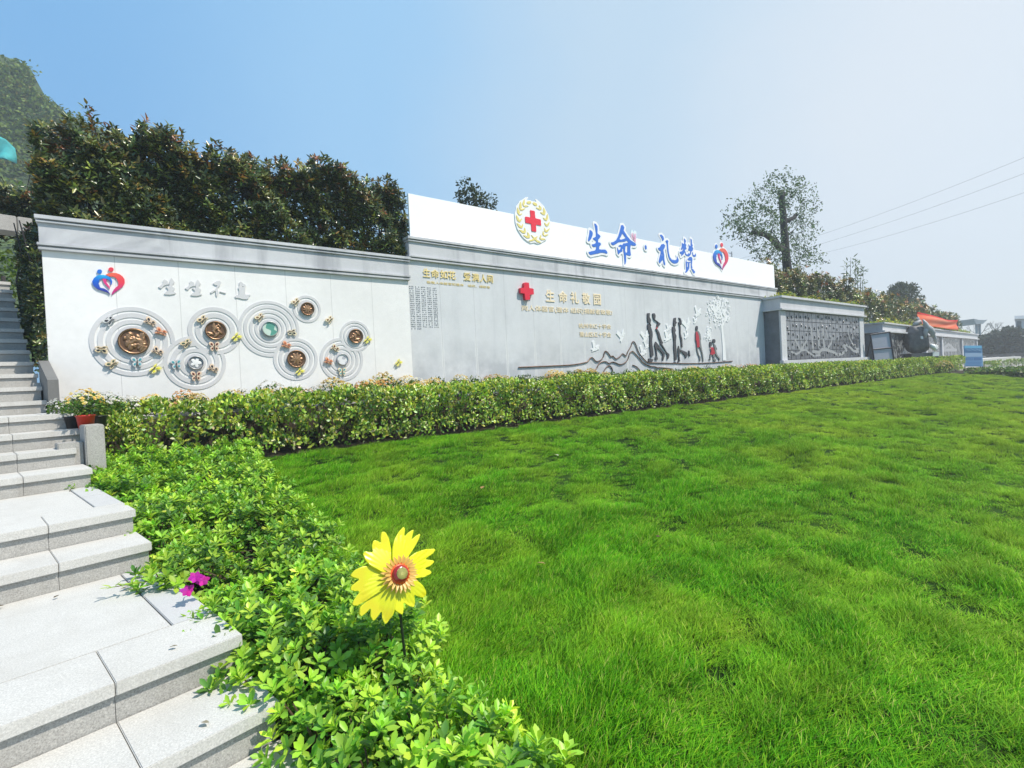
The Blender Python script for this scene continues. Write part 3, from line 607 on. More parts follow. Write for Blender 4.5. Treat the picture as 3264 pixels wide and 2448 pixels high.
BLUE = mat('blue_acrylic', (.035, .16, .62), .35); WHITE_AC = mat('white_acrylic', (.86, .86, .88), .35)
YS = 8.474
for nm, parts, holes, zmap, lb in (('life', sheng, [], zA, 'large blue brush character with five strokes at the left of the sign row'), ('fate', ming, ming_h, zA, 'large blue brush character with a peaked roof, pink butterfly beside it'),
                              ('dot', [ell(1498, 815, 24, 55, 14, -.15)], [], zA, 'small blue dot between the sign characters'), ('rite', li, li_h, zB, 'large blue brush character with a long hooked tail after the dot'), ('praise', zan, zan_h, zB, 'tallest crowded blue brush character next to the heart emblem')):
    p0 = onY(*zmap(*parts[0][0]), YS)
    t = thing('sign_character' if nm != 'dot' else 'sign_dot', lb, 'sign letter', (p0.x, YS, p0.z), group='blue characters on the signboard')
    char(parts, zmap, YS, .006, BLUE, t, 'blue_face', holes, .014)
    char(parts, zmap, YS+.007, .016, WHITE_AC, t, 'white_outline', [], .02, grow=.055)
hb = [onY(*zB(1445, 1375), YS), onY(*zB(1795, 690), YS)]
heart('heart_emblem', 'larger blue and red heart emblem with white outline at the right of the sign', (hb[0].x, onY(*zB(1670, 1345), YS).z, onY(*zB(1785, 1000), YS).x, onY(*zB(1620, 690), YS).z), YS, .014, True)
# pink butterfly on the sign
p = onY(*zA(1205, 560), YS); t = thing('butterfly_ornament', 'pink and pale blue butterfly on top of the second blue character', 'butterfly ornament', (p.x, YS, p.z))
wb = [[(1160, 395), (1195, 450), (1190, 560), (1215, 650), (1165, 600), (1135, 500)], [(1245, 420), (1270, 460), (1265, 560), (1250, 690), (1215, 650), (1195, 560), (1205, 470)]]
for w in wb:
    P = trace(zA, w, YS); link('wing', plate_mesh('wing', sd_grow(sd_poly(P), .012), bb(P, .02), .014, YS+.002, .018, lambda x, z_: lerp3((.80, .40, .55), (.75, .88, .92), (z_-p.z+.12)/.25)), PAINT, t)
    Pc = [(sum(a for a, _ in P)/len(P)+(x-sum(a for a, _ in P)/len(P))*.55, sum(b for _, b in P)/len(P)+(z_-sum(b for _, b in P)/len(P))*.55) for x, z_ in P]
    link('wing_inlay', plate_mesh('wing_inlay', sd_poly(Pc), bb(Pc), .012, YS-.002, .003, lambda x, z_: lerp3((.70, .12, .35), (.80, .55, .70), (z_-p.z+.1)/.2)), PAINT, t)
# wreath emblem with red cross
zG = zm(1620, 610, 1475/160)
wo = [(190, 640), (215, 560), (230, 440), (310, 340), (330, 280), (420, 240), (510, 170), (610, 165), (565, 215), (545, 270), (640, 255), (690, 285), (760, 290), (840, 330), (815, 270), (770, 210), (850, 240), (960, 340), (1060, 440), (1110, 560), (1180, 680), (1210, 800), (1240, 890), (1240, 1000), (1235, 1100), (1230, 1200), (1200, 1300), (1130, 1420), (1000, 1490), (980, 1510), (880, 1540), (770, 1500), (660, 1520), (545, 1450), (460, 1380), (380, 1280), (270, 1100), (210, 900)]
c0 = onY(*zG(735, 870), YS)
t = thing('wreath_emblem', 'white emblem with a yellow leaf wreath round a red cross on the signboard', 'emblem', (c0.x, YS, c0.z))
char([wo], zG, YS+.008, .016, WHITE_AC, t, 'emblem_plate', (), .02)
chev = [((440, 430), (480, 215), (620, 430)), ((360, 560), (365, 290), (515, 490)), ((330, 700), (265, 460), (425, 640)), ((330, 905), (235, 690), (410, 780)), ((400, 1085), (250, 920), (432, 940)), ((505, 1235), (320, 1120), (480, 1050)), ((635, 1370), (440, 1285), (565, 1185)),
        ((985, 540), (905, 395), (810, 470)), ((1080, 690), (1040, 465), (935, 600)), ((1135, 865), (1155, 650), (1020, 760)), ((1140, 1030), (1222, 885), (1062, 905)), ((1105, 1205), (1232, 1075), (1065, 1060)), ((1040, 1312), (1190, 1262), (1030, 1150)), ((930, 1400), (1115, 1405), (970, 1265))]
YEL_AC = mat('yellow_acrylic', (.78, .66, .22), .4)
lf = []
for V, T1, T2 in chev:
    for T in (T1, T2):
        dx, dy = T[0]-V[0], T[1]-V[1]; L = math.hypot(dx, dy); nx, ny = -dy/L, dx/L
        lf.append([V, (V[0]+dx*.35+nx*L*.16, V[1]+dy*.35+ny*L*.16), (V[0]+dx*.75+nx*L*.09, V[1]+dy*.75+ny*L*.09), T, (V[0]+dx*.75-nx*L*.09, V[1]+dy*.75-ny*L*.09), (V[0]+dx*.35-nx*L*.16, V[1]+dy*.35-ny*L*.16)])
lf += [ell(612, 325, 68, 42), ell(790, 370, 75, 40, 16, .55), [(665, 1265), (700, 1290), (850, 1420), (975, 1500), (940, 1512), (850, 1490), (760, 1400)], [(870, 1305), (840, 1380), (740, 1450), (640, 1470), (595, 1445), (700, 1410), (790, 1350)]]
char(lf, zG, YS, .007, YEL_AC, t, 'leaf_wreath', (), .011)
char([[(645, 547), (780, 575), (800, 790), (958, 825), (970, 1005), (818, 975), (828, 1190), (692, 1165), (675, 950), (512, 918), (497, 735), (660, 765)]], zG, YS-.004, .011, mat('red_acrylic', (.80, .03, .055), .35), t, 'red_cross', (), .014)

# ================================================================ LETTERING AND RELIEFS ON THE GREY WALL
zH = zm(1630, 870, 2212/350); YT = YB-.002
char_cross = [(260, 190), (355, 195), (362, 305), (448, 315), (455, 435), (375, 435), (380, 540), (285, 540), (270, 415), (190, 405), (185, 295), (262, 300)]
t = thing('red_cross_emblem', 'thick red cross mounted alone on the grey wall', 'emblem', tuple(onY(*zH(315, 365), YB))); char([char_cross], zH, YB-.075, .074, mat('red_enamel', (.72, .02, .05), .35), t, 'cross', (), .02)
GOLD = mat('gold_paint', (.80, .64, .28), .5); CREAMT = mat('cream_gold', (.86, .72, .50), .45)
zN = zm(1290, 840, 2212/330)
def line_text(name, label, s, zmap, xl, xr, yt, yb, m_, fat=.02, depth=.02, cat='inscription', parts=None):
    a = onY(*zmap(xl, yt), YT); b = onY(*zmap(xl, yb), YT); c = onY(*zmap(xr, yt), YT)
    t = thing(name, label, cat, (a.x, YT, b.z))
    if parts is None: link('lettering', text_mesh(s, a.x, b.z, c.x, a.z, YT, depth, fat), m_, t)
    else:
        for ch, cx_, hw in parts:
            l, r_ = onY(*zmap(cx_-hw, yt), YT).x, onY(*zmap(cx_+hw, yt), YT).x; link('character', text_mesh(ch, l, b.z, r_, a.z, YT, depth, fat), m_, t)
    return t
line_text('gold_inscription', 'gold heading of eight characters at the left of the grey wall', '', zN, 385, 1865, 100, 285, GOLD, .012, .012, parts=[('生', 460, 78), ('命', 640, 85), ('如', 830, 80), ('花', 1000, 78), ('爱', 1320, 75), ('满', 1500, 75), ('人', 1665, 72), ('间', 1810, 58)])
line_text('small_gold_inscription', 'thin small gold line under the gold heading', '致敬人体器官和遗体　组织、捐献者', zN, 470, 1815, 368, 425, GOLD, .0, .004)
t = line_text('main_inscription', 'five large cream characters beside the red cross', '', zH, 685, 1790, 335, 575, CREAMT, .018, .012, parts=[('生', 770, 88), ('命', 1028, 88), ('礼', 1265, 84), ('敬', 1492, 80), ('园', 1715, 72)])
line_text('long_inscription', 'long cream line ending in an exclamation mark below the five large characters', '向人体器官(遗体 组织)捐献者致敬!', zH, 205, 2020, 640, 775, CREAMT, .008, .008)
line_text('donor_inscription', 'upper of the two short cream lines at the right of the lettering', '杭州市红十字会', zH, 1350, 2000, 1015, 1112, CREAMT, .008, .008)
line_text('donor_inscription', 'lower of the two short cream lines at the right of the lettering', '萧山区红十字会', zH, 1370, 2000, 1185, 1290, CREAMT, .008, .008)
# column of tiny engraved names: too small to read, built as rows of small strokes
t = thing('name_list', 'block of tiny dark engraved names in five columns near the white wall', 'name list', (4.9, YB, 3.0)); nb = MB()
a = onY(*zN(85, 460), YT); c = onY(*zN(705, 500), YT); bt = onY(*zN(140, 1410), YT)
for r_ in range(21):
    for cc in range(5):
        if r_ == 20 and cc > 1: continue
        for k in range(3):
            if k == 1 and random.random() < .12: continue
            x0 = a.x+(c.x-a.x)*(cc/5+.013+k*.052); zz = a.z-(a.z-bt.z)*(r_/21)-.012; w = (c.x-a.x)*.040; h = (a.z-bt.z)/21*.52
            for q_ in range(random.randint(3, 5)):
                if random.random() < .55: y_ = zz-h*random.random(); nb.box((x0+w*.1*random.random(), YT-.001, y_-.003), (x0+w*(.6+.4*random.random()), YT+.001, y_+.0025))
                else: x1 = x0+w*random.random(); nb.box((x1-.0025, YT-.0016, zz-h), (x1+.0025, YT+.001, zz-h*.2*random.random()))
nb.build('engraving', mat('engraved_grey', (.20, .22, .25), .8), t)

zC = zm(2040, 960, 2212/360); zF = zm(1780, 1020, 2212/340); YF = YB-.03
DARKM = mat('dark_bronze_plate', (.075, .075, .085), .5, .3, noise=(.3, 12)); REDD = mat('red_dress_paint', (.42, .02, .04), .4); GREYF = mat('grey_plate', (.20, .205, .21), .5, .2)
def figure(label, dark, red=(), grey=(), nm='cutout_figure'):
    p0 = onY(*zC(*dark[0][0]), YF); t = thing(nm, label, 'cutout figure', (p0.x, YF, p0.z), group='cut metal figures running on the grey wall')
    for P in dark: char([P], zC, YF, .028, DARKM, t, 'silhouette', (), .012)
    for P in red: char([P], zC, YF-.006, .006, REDD, t, 'dress', (), .012)
    for P in grey: char([P], zC, YF, .028, GREYF, t, 'silhouette', (), .012)
figure('tallest cut figure, a striding adult couple outline left of the others',
       [[(150, 235), (195, 232), (190, 310), (220, 370), (205, 430), (225, 485), (205, 470), (190, 420), (165, 425), (150, 340)], [(150, 455), (180, 445), (215, 500), (245, 590), (252, 670), (240, 760), (245, 860), (262, 960), (268, 1060), (240, 1090), (215, 1100), (208, 980), (190, 860), (200, 720), (190, 620), (155, 540)],
        [(175, 1120), (265, 1140), (240, 1195), (165, 1185)], [(252, 238), (290, 235), (308, 280), (300, 360), (340, 390), (405, 440), (380, 480), (345, 500), (330, 480), (350, 440), (340, 400), (290, 375), (262, 320)],
        [(315, 540), (345, 545), (385, 620), (405, 690), (430, 770), (458, 820), (435, 840), (480, 910), (530, 1000), (575, 1030), (580, 1070), (560, 1130), (535, 1135), (540, 1060), (515, 1000), (430, 870), (395, 830), (405, 800), (370, 720), (345, 620)],
        [(310, 790), (345, 830), (400, 910), (485, 1020), (485, 1080), (450, 1180), (440, 1100), (450, 1040), (390, 960), (340, 910), (335, 1000), (340, 1080), (355, 1140), (310, 1150), (300, 1100), (325, 1070), (310, 950), (288, 850)]], red=[[(345, 498), (352, 505), (335, 545), (312, 545), (320, 520)]])
figure('second cut figure from the left, an outline with a leg kicked back',
       [[(670, 330), (710, 322), (705, 390), (725, 420), (700, 460), (705, 490), (665, 480), (660, 410)], [(640, 500), (680, 495), (705, 570), (690, 620), (718, 680), (705, 800), (715, 960), (728, 1080), (720, 1150), (680, 1160), (678, 1050), (665, 900), (668, 780), (650, 640), (638, 560)],
        [(765, 320), (800, 340), (818, 400), (812, 470), (795, 440), (790, 370)], [(755, 400), (775, 430), (800, 500), (800, 640), (830, 740), (838, 905), (815, 905), (808, 770), (785, 660), (778, 490)],
        [(762, 870), (780, 940), (850, 970), (920, 1000), (945, 1065), (910, 1070), (905, 1130), (885, 1060), (830, 1000), (785, 980), (775, 1080), (792, 1180), (730, 1200), (765, 1160), (755, 1060), (745, 930)], [(655, 1195), (705, 1185), (720, 1205), (665, 1210)], [(955, 965), (975, 970), (988, 1070), (975, 1085), (960, 1030)]])
figure('slim cut figure of a woman in a red dress left of the white tree', [ell(1118, 528, 20, 46)],
       red=[[(1095, 600), (1125, 595), (1155, 680), (1165, 770), (1170, 890), (1150, 905), (1120, 905), (1108, 780), (1095, 760)]],
       grey=[[(1110, 575), (1130, 570), (1160, 600), (1185, 650), (1198, 740), (1188, 780), (1205, 880), (1220, 960), (1240, 1050), (1250, 1180), (1238, 1185), (1225, 1080), (1200, 960), (1175, 900), (1120, 905), (1140, 980), (1160, 1060), (1190, 1090), (1188, 1170), (1172, 1180), (1165, 1090), (1130, 1010), (1115, 930), (1108, 780), (1095, 770), (1095, 600)]])
figure('small cut figure of a running girl in a red dress', [ell(1388, 842, 22, 50)], red=[[(1365, 912), (1395, 900), (1440, 905), (1475, 1025), (1420, 1052), (1378, 1037), (1398, 980), (1390, 925)]],
       grey=[[(1375, 1045), (1395, 1040), (1385, 1160), (1350, 1130), (1370, 1130)], [(1425, 1048), (1470, 1038), (1465, 1130), (1495, 1140), (1490, 1180), (1450, 1165), (1435, 1140), (1445, 1110)]])
figure('small cut figure of a running boy beside the trunk of the white tree', [ell(1453, 782, 28, 42)], grey=[[(1450, 840), (1475, 850), (1515, 940), (1505, 950), (1485, 910), (1500, 1000), (1520, 1060), (1570, 1120), (1570, 1160), (1555, 1160), (1545, 1120), (1505, 1080), (1480, 1030), (1465, 950)]])
# mountain outlines: bent bar fixed to the wall
def mount(pts, label):
    P = [onY(x, y, YB-.018) for x, y in pts]; t = thing('mountain_outline', label, 'metal outline', tuple(P[0]), group='bent metal mountain outlines on the grey wall')
    # smooth by chaikin
    for _ in range(2):
        Q = [P[0]]
        for a, b in zip(P[:-1], P[1:]): Q += [a*.75+b*.25, a*.25+b*.75]
        P = Q+[P[-1]]
    tb_ = MB(); tb_.tube(P, .013, 6); tb_.build('bar', mat('copper_bar', (.16, .10, .075), .5, .5, noise=(.5, 4)), t)
    br = MB()
    for k in range(6, len(P)-1, max(8, len(P)//8)): q_ = P[k]; br.box((q_.x-.008, q_.y+.004, q_.z-.008), (q_.x+.008, YB+.002, q_.z+.008))
    br.build('bracket', mat('copper_bar', (.16, .10, .075), .5, .5), t)
F_ = lambda L: [zF(*p) for p in L]; C_ = lambda L: [zC(*p) for p in L]
mount([(1653, 1170.7), (1720, 1168)]+F_([(0, 945), (300, 930), (580, 880), (620, 850), (680, 765), (720, 790), (780, 865), (840, 855), (930, 790), (960, 650), (990, 640), (1040, 690), (1090, 770), (1125, 735), (1170, 790), (1200, 810), (1260, 770), (1300, 740), (1330, 685), (1390, 745), (1415, 740), (1440, 650), (1510, 550), (1530, 460), (1560, 440), (1600, 490), (1650, 650), (1720, 750), (1800, 840), (1860, 890), (1960, 885)])+C_([(240, 1205), (640, 1215), (1000, 1220), (1300, 1212), (1810, 1175)]), 'longest upper mountain outline running under the cut figures')
mount(F_([(400, 1035), (480, 1060), (600, 1075), (780, 1040), (830, 920), (880, 870), (990, 855), (1045, 910), (1110, 865), (1200, 890), (1290, 935), (1400, 880), (1450, 800), (1475, 690), (1530, 640), (1570, 670), (1630, 735), (1680, 790), (1750, 880), (1830, 930), (1930, 965), (2000, 965), (2060, 995), (2110, 980)])+C_([(370, 1300), (480, 1305), (640, 1328)]), 'lower mountain outline dipping into the hedge top')
mount(F_([(940, 1070), (990, 980), (1060, 935), (1110, 990), (1130, 1070)]), 'short arched mountain outline at the hedge top')
mount(F_([(1540, 935), (1560, 940), (1620, 965), (1690, 1040)]), 'shortest sloping mountain outline right of the arch')
# white tree and doves in thin white relief
WREL = mat('white_relief', (.76, .775, .79), .6)
t = thing('white_tree_relief', 'white cut tree with curled leaves at the right end of the grey wall', 'wall relief', tuple(onY(*zC(1640, 1160), YB)))
char([[(1585, 440), (1625, 460), (1640, 640), (1665, 830), (1690, 1160), (1625, 1160), (1620, 900), (1600, 650)], [(1605, 470), (1600, 350), (1570, 250), (1560, 150), (1580, 150), (1600, 260), (1622, 360), (1625, 455)], [(1615, 470), (1650, 390), (1690, 330), (1720, 280), (1735, 290), (1700, 360), (1660, 420), (1635, 480)]], zC, YB-.016, .015, WREL, t, 'trunk', (), .014)
strokes = []
for k in range(190):
    if k < 165: x, y = 1530+RNG.normal()*125, 180+RNG.normal()*180
    else: x, y = 1315+RNG.normal()*30+(k-165)*1.5, 520+RNG.random()*220
    if k < 165 and ((x-1535)/250)**2+((y-180)/330)**2 > 1: continue
    a0 = RNG.random()*6.28; r_ = 20+RNG.random()*14; strokes.append([(x+r_*.55*math.cos(a0+th), y+r_*1.2*math.sin(a0+th)) for th in np.linspace(0, 3.6, 6)])
sds = [sd_stroke(trace(zC, s_, YB), .0145) for s_ in strokes]; allb = bb(sum([trace(zC, s_, YB) for s_ in strokes], []), .03)
link('leaf_curls', plate_mesh('leaf_curls', sd_union(*sds), allb, .016, YB-.014, .013), WREL, t)
dove = [(-.5, .32), (-.3, .5), (-.05, .22), (.02, .05), (.2, .3), (.42, .46), (.36, .16), (.5, .02), (.34, .0), (.18, -.18), (.0, -.28), (-.28, -.5), (-.2, -.28), (-.42, -.36), (-.2, -.12), (-.34, .1)]
DL = [(zF(755, 575), .30, 'white dove low above the left mountain slope', -.4), (zF(1300, 330), .34, 'white dove right of the two short cream lines', .3), (zF(1790, 350), .36, 'white dove left of the tallest cut figure', .2), (zF(1745, 665), .34, 'white dove above the right mountain slope', -.3), (zF(1820, 555), .20, 'small white dove between two larger doves by the mountain peak', -.2),
      (zC(550, 530), .24, 'small white dove high between the two adult outlines', -.2), (zC(535, 710), .36, 'white dove at hip height between the two adult outlines', -.3), (zC(1078, 390), .22, 'small white dove just above the woman in the red dress', -.1), (zC(1125, 225), .38, 'topmost white dove above the woman in the red dress', -.2), (zC(915, 465), .44, 'largest white dove left of the woman in the red dress', .4), (zC(900, 680), .24, 'small white dove below the largest dove', -.2)]
for (px, py), sz_, lb, rt in DL:
    c0 = onY(px, py, YB); c, s = math.cos(rt), math.sin(rt); P = [(c0.x+(x*c-y*s)*sz_, c0.z+(x*s+y*c)*sz_) for x, y in dove]
    t = thing('dove_relief', lb, 'wall relief', tuple(c0), group='white doves on the grey wall'); sd = sd_cut(sd_poly(P), sd_stroke([(c0.x-.1*sz_, c0.z+.05*sz_), (c0.x+.2*sz_, c0.z-.05*sz_)], .006))
    link('outline', plate_mesh('outline', sd, bb(P), .014, YB-.015, .014), WREL, t)

# ================================================================ COLUMBARIUM AND SECOND BUILDING
YC = 7.942
cb = thing('columbarium', 'grey stone columbarium block with a grid of dark niche doors', 'columbarium', (21.2, 8.4, 1.15))
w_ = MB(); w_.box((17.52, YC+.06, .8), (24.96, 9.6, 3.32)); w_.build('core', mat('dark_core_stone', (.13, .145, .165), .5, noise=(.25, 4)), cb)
for a, b in ((17.50, 17.88), (24.50, 24.98)): w_ = MB(); w_.box((a, YC, .8), (b, YC+.055, 3.30)); w_.build('pillar', COL_ST, cb, bevel=.004)
w_ = MB(); w_.box((17.40, YC-.10, 3.302), (25.06, 9.6, 3.36)); w_.box((17.45, YC-.03, 3.362), (25.0, 9.6, 3.70)); w_.box((17.38, YC-.12, 3.702), (25.07, 9.6, 3.775)); w_.build('entablature', COL_ST, cb, bevel=.004)
w_ = MB(); w_.box((17.3, YC-.12, .8), (25.1, YC-.003, 1.62)); w_.build('plinth', COL_ST, cb, bevel=.006)
DOORM = [mat('polished_grey_granite', (.20, .21, .235), .3, noise=(.25, 5), spec=.6), mat('polished_dark_granite', (.075, .08, .095), .2, noise=(.3, 5), spec=.6)]
NX, NZ = 19, 5; dx, dz = (24.50-17.88)/NX, (3.29-1.63)/NZ
KNOB = mat('knob_steel', (.10, .10, .11), .3, .6); KNOBL = mat('knob_light', (.62, .60, .55), .4, .2)
for i in range(NX):
    for j in range(NZ):
        x0, z0 = 17.88+i*dx, 1.63+j*dz
        d_ = MB(); d_.box((x0+.012, YC+.025, z0+.010), (x0+dx-.012, YC+.058, z0+dz-.010))
        dk = 1 if (j <= 1 and i > 4) or j == 0 or (j == 2 and i > 12) else 0
        dr = d_.build('niche_door', DOORM[dk], cb, bevel=.003)
        if random.random() < .88:
            kx, kz = x0+dx*random.uniform(.3, .7), z0+dz*random.uniform(.25, .75); kb_ = MB(); rt = random.uniform(-.5, .5)
            arc = [(kx+.036*math.cos(th)*.8, YC+.012, kz+.055*math.sin(th)) for th in np.linspace(1.7+rt, 4.6+rt, 7)]
            kb_.tube(arc, [.004, .010, .015, .017, .015, .010, .004], 6); hk = kb_.build('handle', KNOB, dr)
            pb_ = MB(); pb_.tube([(kx+.008, YC+.018, kz+.022), (kx+.018, YC+.014, kz), (kx+.01, YC+.018, kz-.025)], [.008, .018, .008], 6); pb_.build('handle', KNOBL, dr)
# engraved landscape running across the doors
z7 = zm(2400, 920, 2212/450)
eng = MB(); sds = []
def seven(pts, w): return sd_stroke(trace(z7, pts, YC+.022), w)
sds += [seven([(600, 990), (680, 1025), (730, 1000), (760, 965), (830, 960), (880, 1000), (940, 1050), (1050, 1045)], .036), seven([(940, 985), (1040, 1000), (1080, 955), (1160, 960), (1250, 990), (1330, 1035), (1400, 1020), (1470, 960), (1420, 900), (1460, 880), (1510, 910), (1580, 980), (1650, 985)], .055),
        seven([(660, 800), (700, 880), (735, 940)], .05), seven([(760, 830), (755, 940)], .04), seven([(840, 820), (790, 900), (770, 940)], .04), seven([(1240, 770), (1230, 850), (1180, 920), (1150, 940)], .05), seven([(1150, 690), (1170, 760)], .05), seven([(1490, 680), (1520, 790), (1560, 860), (1620, 940), (1660, 940)], .036), seven([(1550, 690), (1560, 780)], .05), seven([(1600, 700), (1580, 770)], .04)]
for x0, w in ((910, .07), (1010, .08), (1090, .09)): sds.append(sd_cut(seven([(x0, 560), (x0+15, 760), (x0+30, 920)], w), seven([(x0+40, 800), (x0+50, 900)], .05)))
link('engraved_landscape', plate_mesh('engraved_landscape', sd_union(*sds), (17.95, 1.66, 24.45, 2.75), .035, YC+.0215, .004), mat('frosted_engraving', (.30, .31, .33), .7), cb)
# second low building: turned a little away
B0 = Vector((27.17, 7.94, 0)); BD = (Vector((56.3, 9.86, 0))-B0); BL = BD.length; BD.normalize(); BN = Vector((-BD.y, BD.x, 0))
def bpt(px, py): return onPl(px, py, B0, BN)
lb = thing('niche_building', 'long low stone building with dark engraved panels behind the boulder sculpture', 'building', (40, 9.2, 1.15))
def slab(mb, s0, s1, d0, d1, z0, z1): a = [B0+BD*s+BN*d for s, d in ((s0, d0), (s1, d0), (s1, d1), (s0, d1))]; mb.hexa([(v.x, v.y, z0) for v in a], [(v.x, v.y, z1) for v in a])
w_ = MB(); slab(w_, 0, BL, .12, 3, .6, 2.70); w_.build('core', mat('dark_core_stone', (.13, .145, .165), .5), lb)
w_ = MB(); slab(w_, -.1, BL+.1, -.12, 3, 2.705, 2.78); slab(w_, -.04, BL+.04, -.03, 3, 2.782, 3.08); slab(w_, -.1, BL+.1, -.12, 3, 3.082, 3.15); w_.build('entablature', COL_ST, lb, bevel=.004)
z8 = zm(2750, 940, 2212/514)
ut = MB(); slab(ut, -.4, BL, 3.02, 16, .2, 2.95); tag(ut.build('terrace_ground', SOIL), kind='structure')
xs = [0, 9.2]+[(bpt(*z8(x, 700))-B0).dot(BD) for x in (1092, 1368)]+[BL-.3]
for x in xs: w_ = MB(); slab(w_, x-.16, x+.22, -.02, .115, .6, 2.70); w_.build('pillar', COL_ST, lb, bevel=.004)
PANEL = None
m, nt, b_ = nodes_of('engraved_black_granite'); N_, L_ = nt.nodes, nt.links; g_ = N_.new('ShaderNodeNewGeometry'); n1 = N_.new('ShaderNodeTexNoise'); n1.inputs['Scale'].default_value = 2.6; n1.inputs['Detail'].default_value = 7; n1.inputs['Roughness'].default_value = .7; n1.inputs['Distortion'].default_value = 1.2
L_.new(g_.outputs['Position'], n1.inputs['Vector']); cr = N_.new('ShaderNodeValToRGB'); cr.color_ramp.elements[0].position = .48; cr.color_ramp.elements[0].color = (.03, .032, .036, 1); cr.color_ramp.elements[1].position = .62; cr.color_ramp.elements[1].color = (.34, .345, .35, 1)
L_.new(n1.outputs['Fac'], cr.inputs[0]); L_.new(cr.outputs[0], b_.inputs['Base Color']); b_.inputs['Roughness'].default_value = .25; PANEL = m
for a, b in zip(xs[:-1], xs[1:]): w_ = MB(); slab(w_, a+.23, b-.17, .06, .115, .9, 2.69); w_.build('panel', PANEL, lb)
# engraved house on the panel between the two right pillars
def traceB(pts, off=0.): 
    o = []
    for p in pts: v = bpt(*z8(*p)); o.append(((v-B0).dot(BD), v.z))
    return o
hl = [traceB([(1120, 740), (1190, 675), (1270, 745)]), traceB([(1110, 755), (1300, 755)]), traceB([(1140, 755), (1145, 850)]), traceB([(1185, 755), (1188, 850)]), traceB([(1230, 755), (1232, 850)])]
sd = sd_union(*[sd_stroke(p, .10) for p in hl]); me = plate_mesh('engraved_house', sd, bb(sum(hl, []), .2), .06, .052, .006)
for v in me.vertices: q_ = B0+BD*v.co.x+BN*v.co.y; v.co = (q_.x, q_.y, v.co.z)
link('engraved_house', me, mat('frosted_engraving', (.40, .41, .44), .7), lb)

# leaning two-pane board: seen from behind, dark frame
D0 = 21.3
def quad_plate(mb, corners, D, th, back=0.):
    c = [atD(*p, D) for p in corners]; n = (c[1]-c[0]).cross(c[3]-c[0]).normalized(); n = n if n.dot(CAM-c[0]) > 0 else -n
    f = [p-n*back for p in c]; k = [p-n*(th+back) for p in c]; vs = f+k
    fs = [(0, 1, 2, 3), (7, 6, 5, 4)]+[(i, i+4, (i+1) % 4+4, (i+1) % 4) for i in range(4)]; mb.add([tuple(v) for v in vs], fs)
t = thing('leaning_board', 'tilted pale two-pane display board in a dark frame, leaning by the columbarium', 'board', tuple(atD(*z8(290, 930), D0)))
c4 = [z8(105, 545), z8(370, 508), z8(432, 930), z8(163, 945)]
mid = lambda a, b, k: (a[0]+(b[0]-a[0])*k, a[1]+(b[1]-a[1])*k)
LAV = mat('lavender_sheet', (.40, .40, .47), .5, noise=(.06, 3)); FRD = mat('dark_frame', (.03, .03, .045), .4, .4)
s0, s1_ = mid(c4[0], c4[3], .51), mid(c4[1], c4[2], .51)
x_ = MB(); quad_plate(x_, [c4[0], c4[1], s1_, s0], D0, .02, .012); x_.build('pane', LAV, t); x_ = MB(); quad_plate(x_, [s0, s1_, c4[2], c4[3]], D0, .02, .012); x_.build('pane', LAV, t)
x_ = MB()
for a, b in ((c4[0], c4[1]), (c4[1], c4[2]), (c4[2], c4[3]), (c4[3], c4[0]), (s0, s1_)): x_.tube([atD(*a, D0), atD(*b, D0)], .028, 6)
pb_ = atD(*c4[2], D0); pc_ = atD(*c4[3], D0)
x_.build('frame', FRD, t)
x_ = MB()
for k in (c4[1], c4[0]): p_ = atD(*mid(k, c4[2] if k is c4[1] else c4[3], .2), D0); g = p_+FW*.5; x_.tube([p_+FW*.04, (g.x, g.y, 1.15)], .02, 6)
x_.build('strut', FRD, t)

# boulder sculpture with carved hands
DB = 25.6
def bp_(x, y, d=DB): return atD(*z8(x, y), d)
t = thing('boulder_sculpture', 'dark rounded boulder sculpture with pale carved hands and ribbon on a plinth', 'sculpture', tuple(bp_(740, 880)))
cx_, cz_ = 745, 615
O = bp_(cx_, cz_); ex = RT.copy(); ex.z = 0; ex.normalize(); ey = FW.copy(); ey.z = 0; ey.normalize(); k_ = DB/FPX/4.3035
def loc3(a, b, c): return O+ex*a*k_+ey*b*k_+UP*c*k_
bmx = bmesh.new(); bmesh.ops.create_icosphere(bmx, subdivisions=4, radius=1)
for v in bmx.verts:
    c = v.co.copy(); nz_ = .06*math.sin(5*c.x+3*c.z)+.04*math.sin(9*c.y+4*c.z+1)
    sx_, sz_ = 150+nz_*60, 205
    if c.z > 0: a = math.copysign(abs(c.x)**.62, c.x)*148*(1-.10*c.z); z_ = math.copysign(abs(c.z)**.62, c.z)*203
    else: a = math.copysign(abs(c.x)**.7, c.x)*150*(1+.15*abs(c.z)*(c.x > 0)); z_ = -abs(c.z)**.7*188
    v.co = loc3(a*(1+nz_)-5, c.y*80*(1+nz_), z_)
me = bpy.data.meshes.new('boulder'); bmx.to_mesh(me); bmx.free(); me.shade_smooth(); link('boulder', me, mat('dark_boulder_stone', (.10, .098, .10), .6, noise=(.45, 6), bumpv=.6, scale=14), t)
CARV = mat('pale_carved_stone', (.40, .40, .40), .5, noise=(.15, 6)); WHT = mat('white_carved_stone', (.80, .79, .76), .5)
def b2(pts, yoff): return [loc3(x-cx_, yoff, cz_-y) for x, y in pts]
x_ = MB(); x_.tube(b2([(770, 345), (800, 395), (815, 450), (860, 490), (900, 545), (885, 590)], -80), [6*k_, 26*k_, 40*k_, 46*k_, 34*k_, 14*k_], 10); x_.build('carved_ribbon', CARV, t, smooth=True)
x_ = MB(); x_.tube(b2([(845, 470), (905, 530), (935, 610), (945, 690)], -66), [14*k_, 26*k_, 22*k_, 8*k_], 9); x_.build('carved_ribbon', CARV, t, smooth=True)
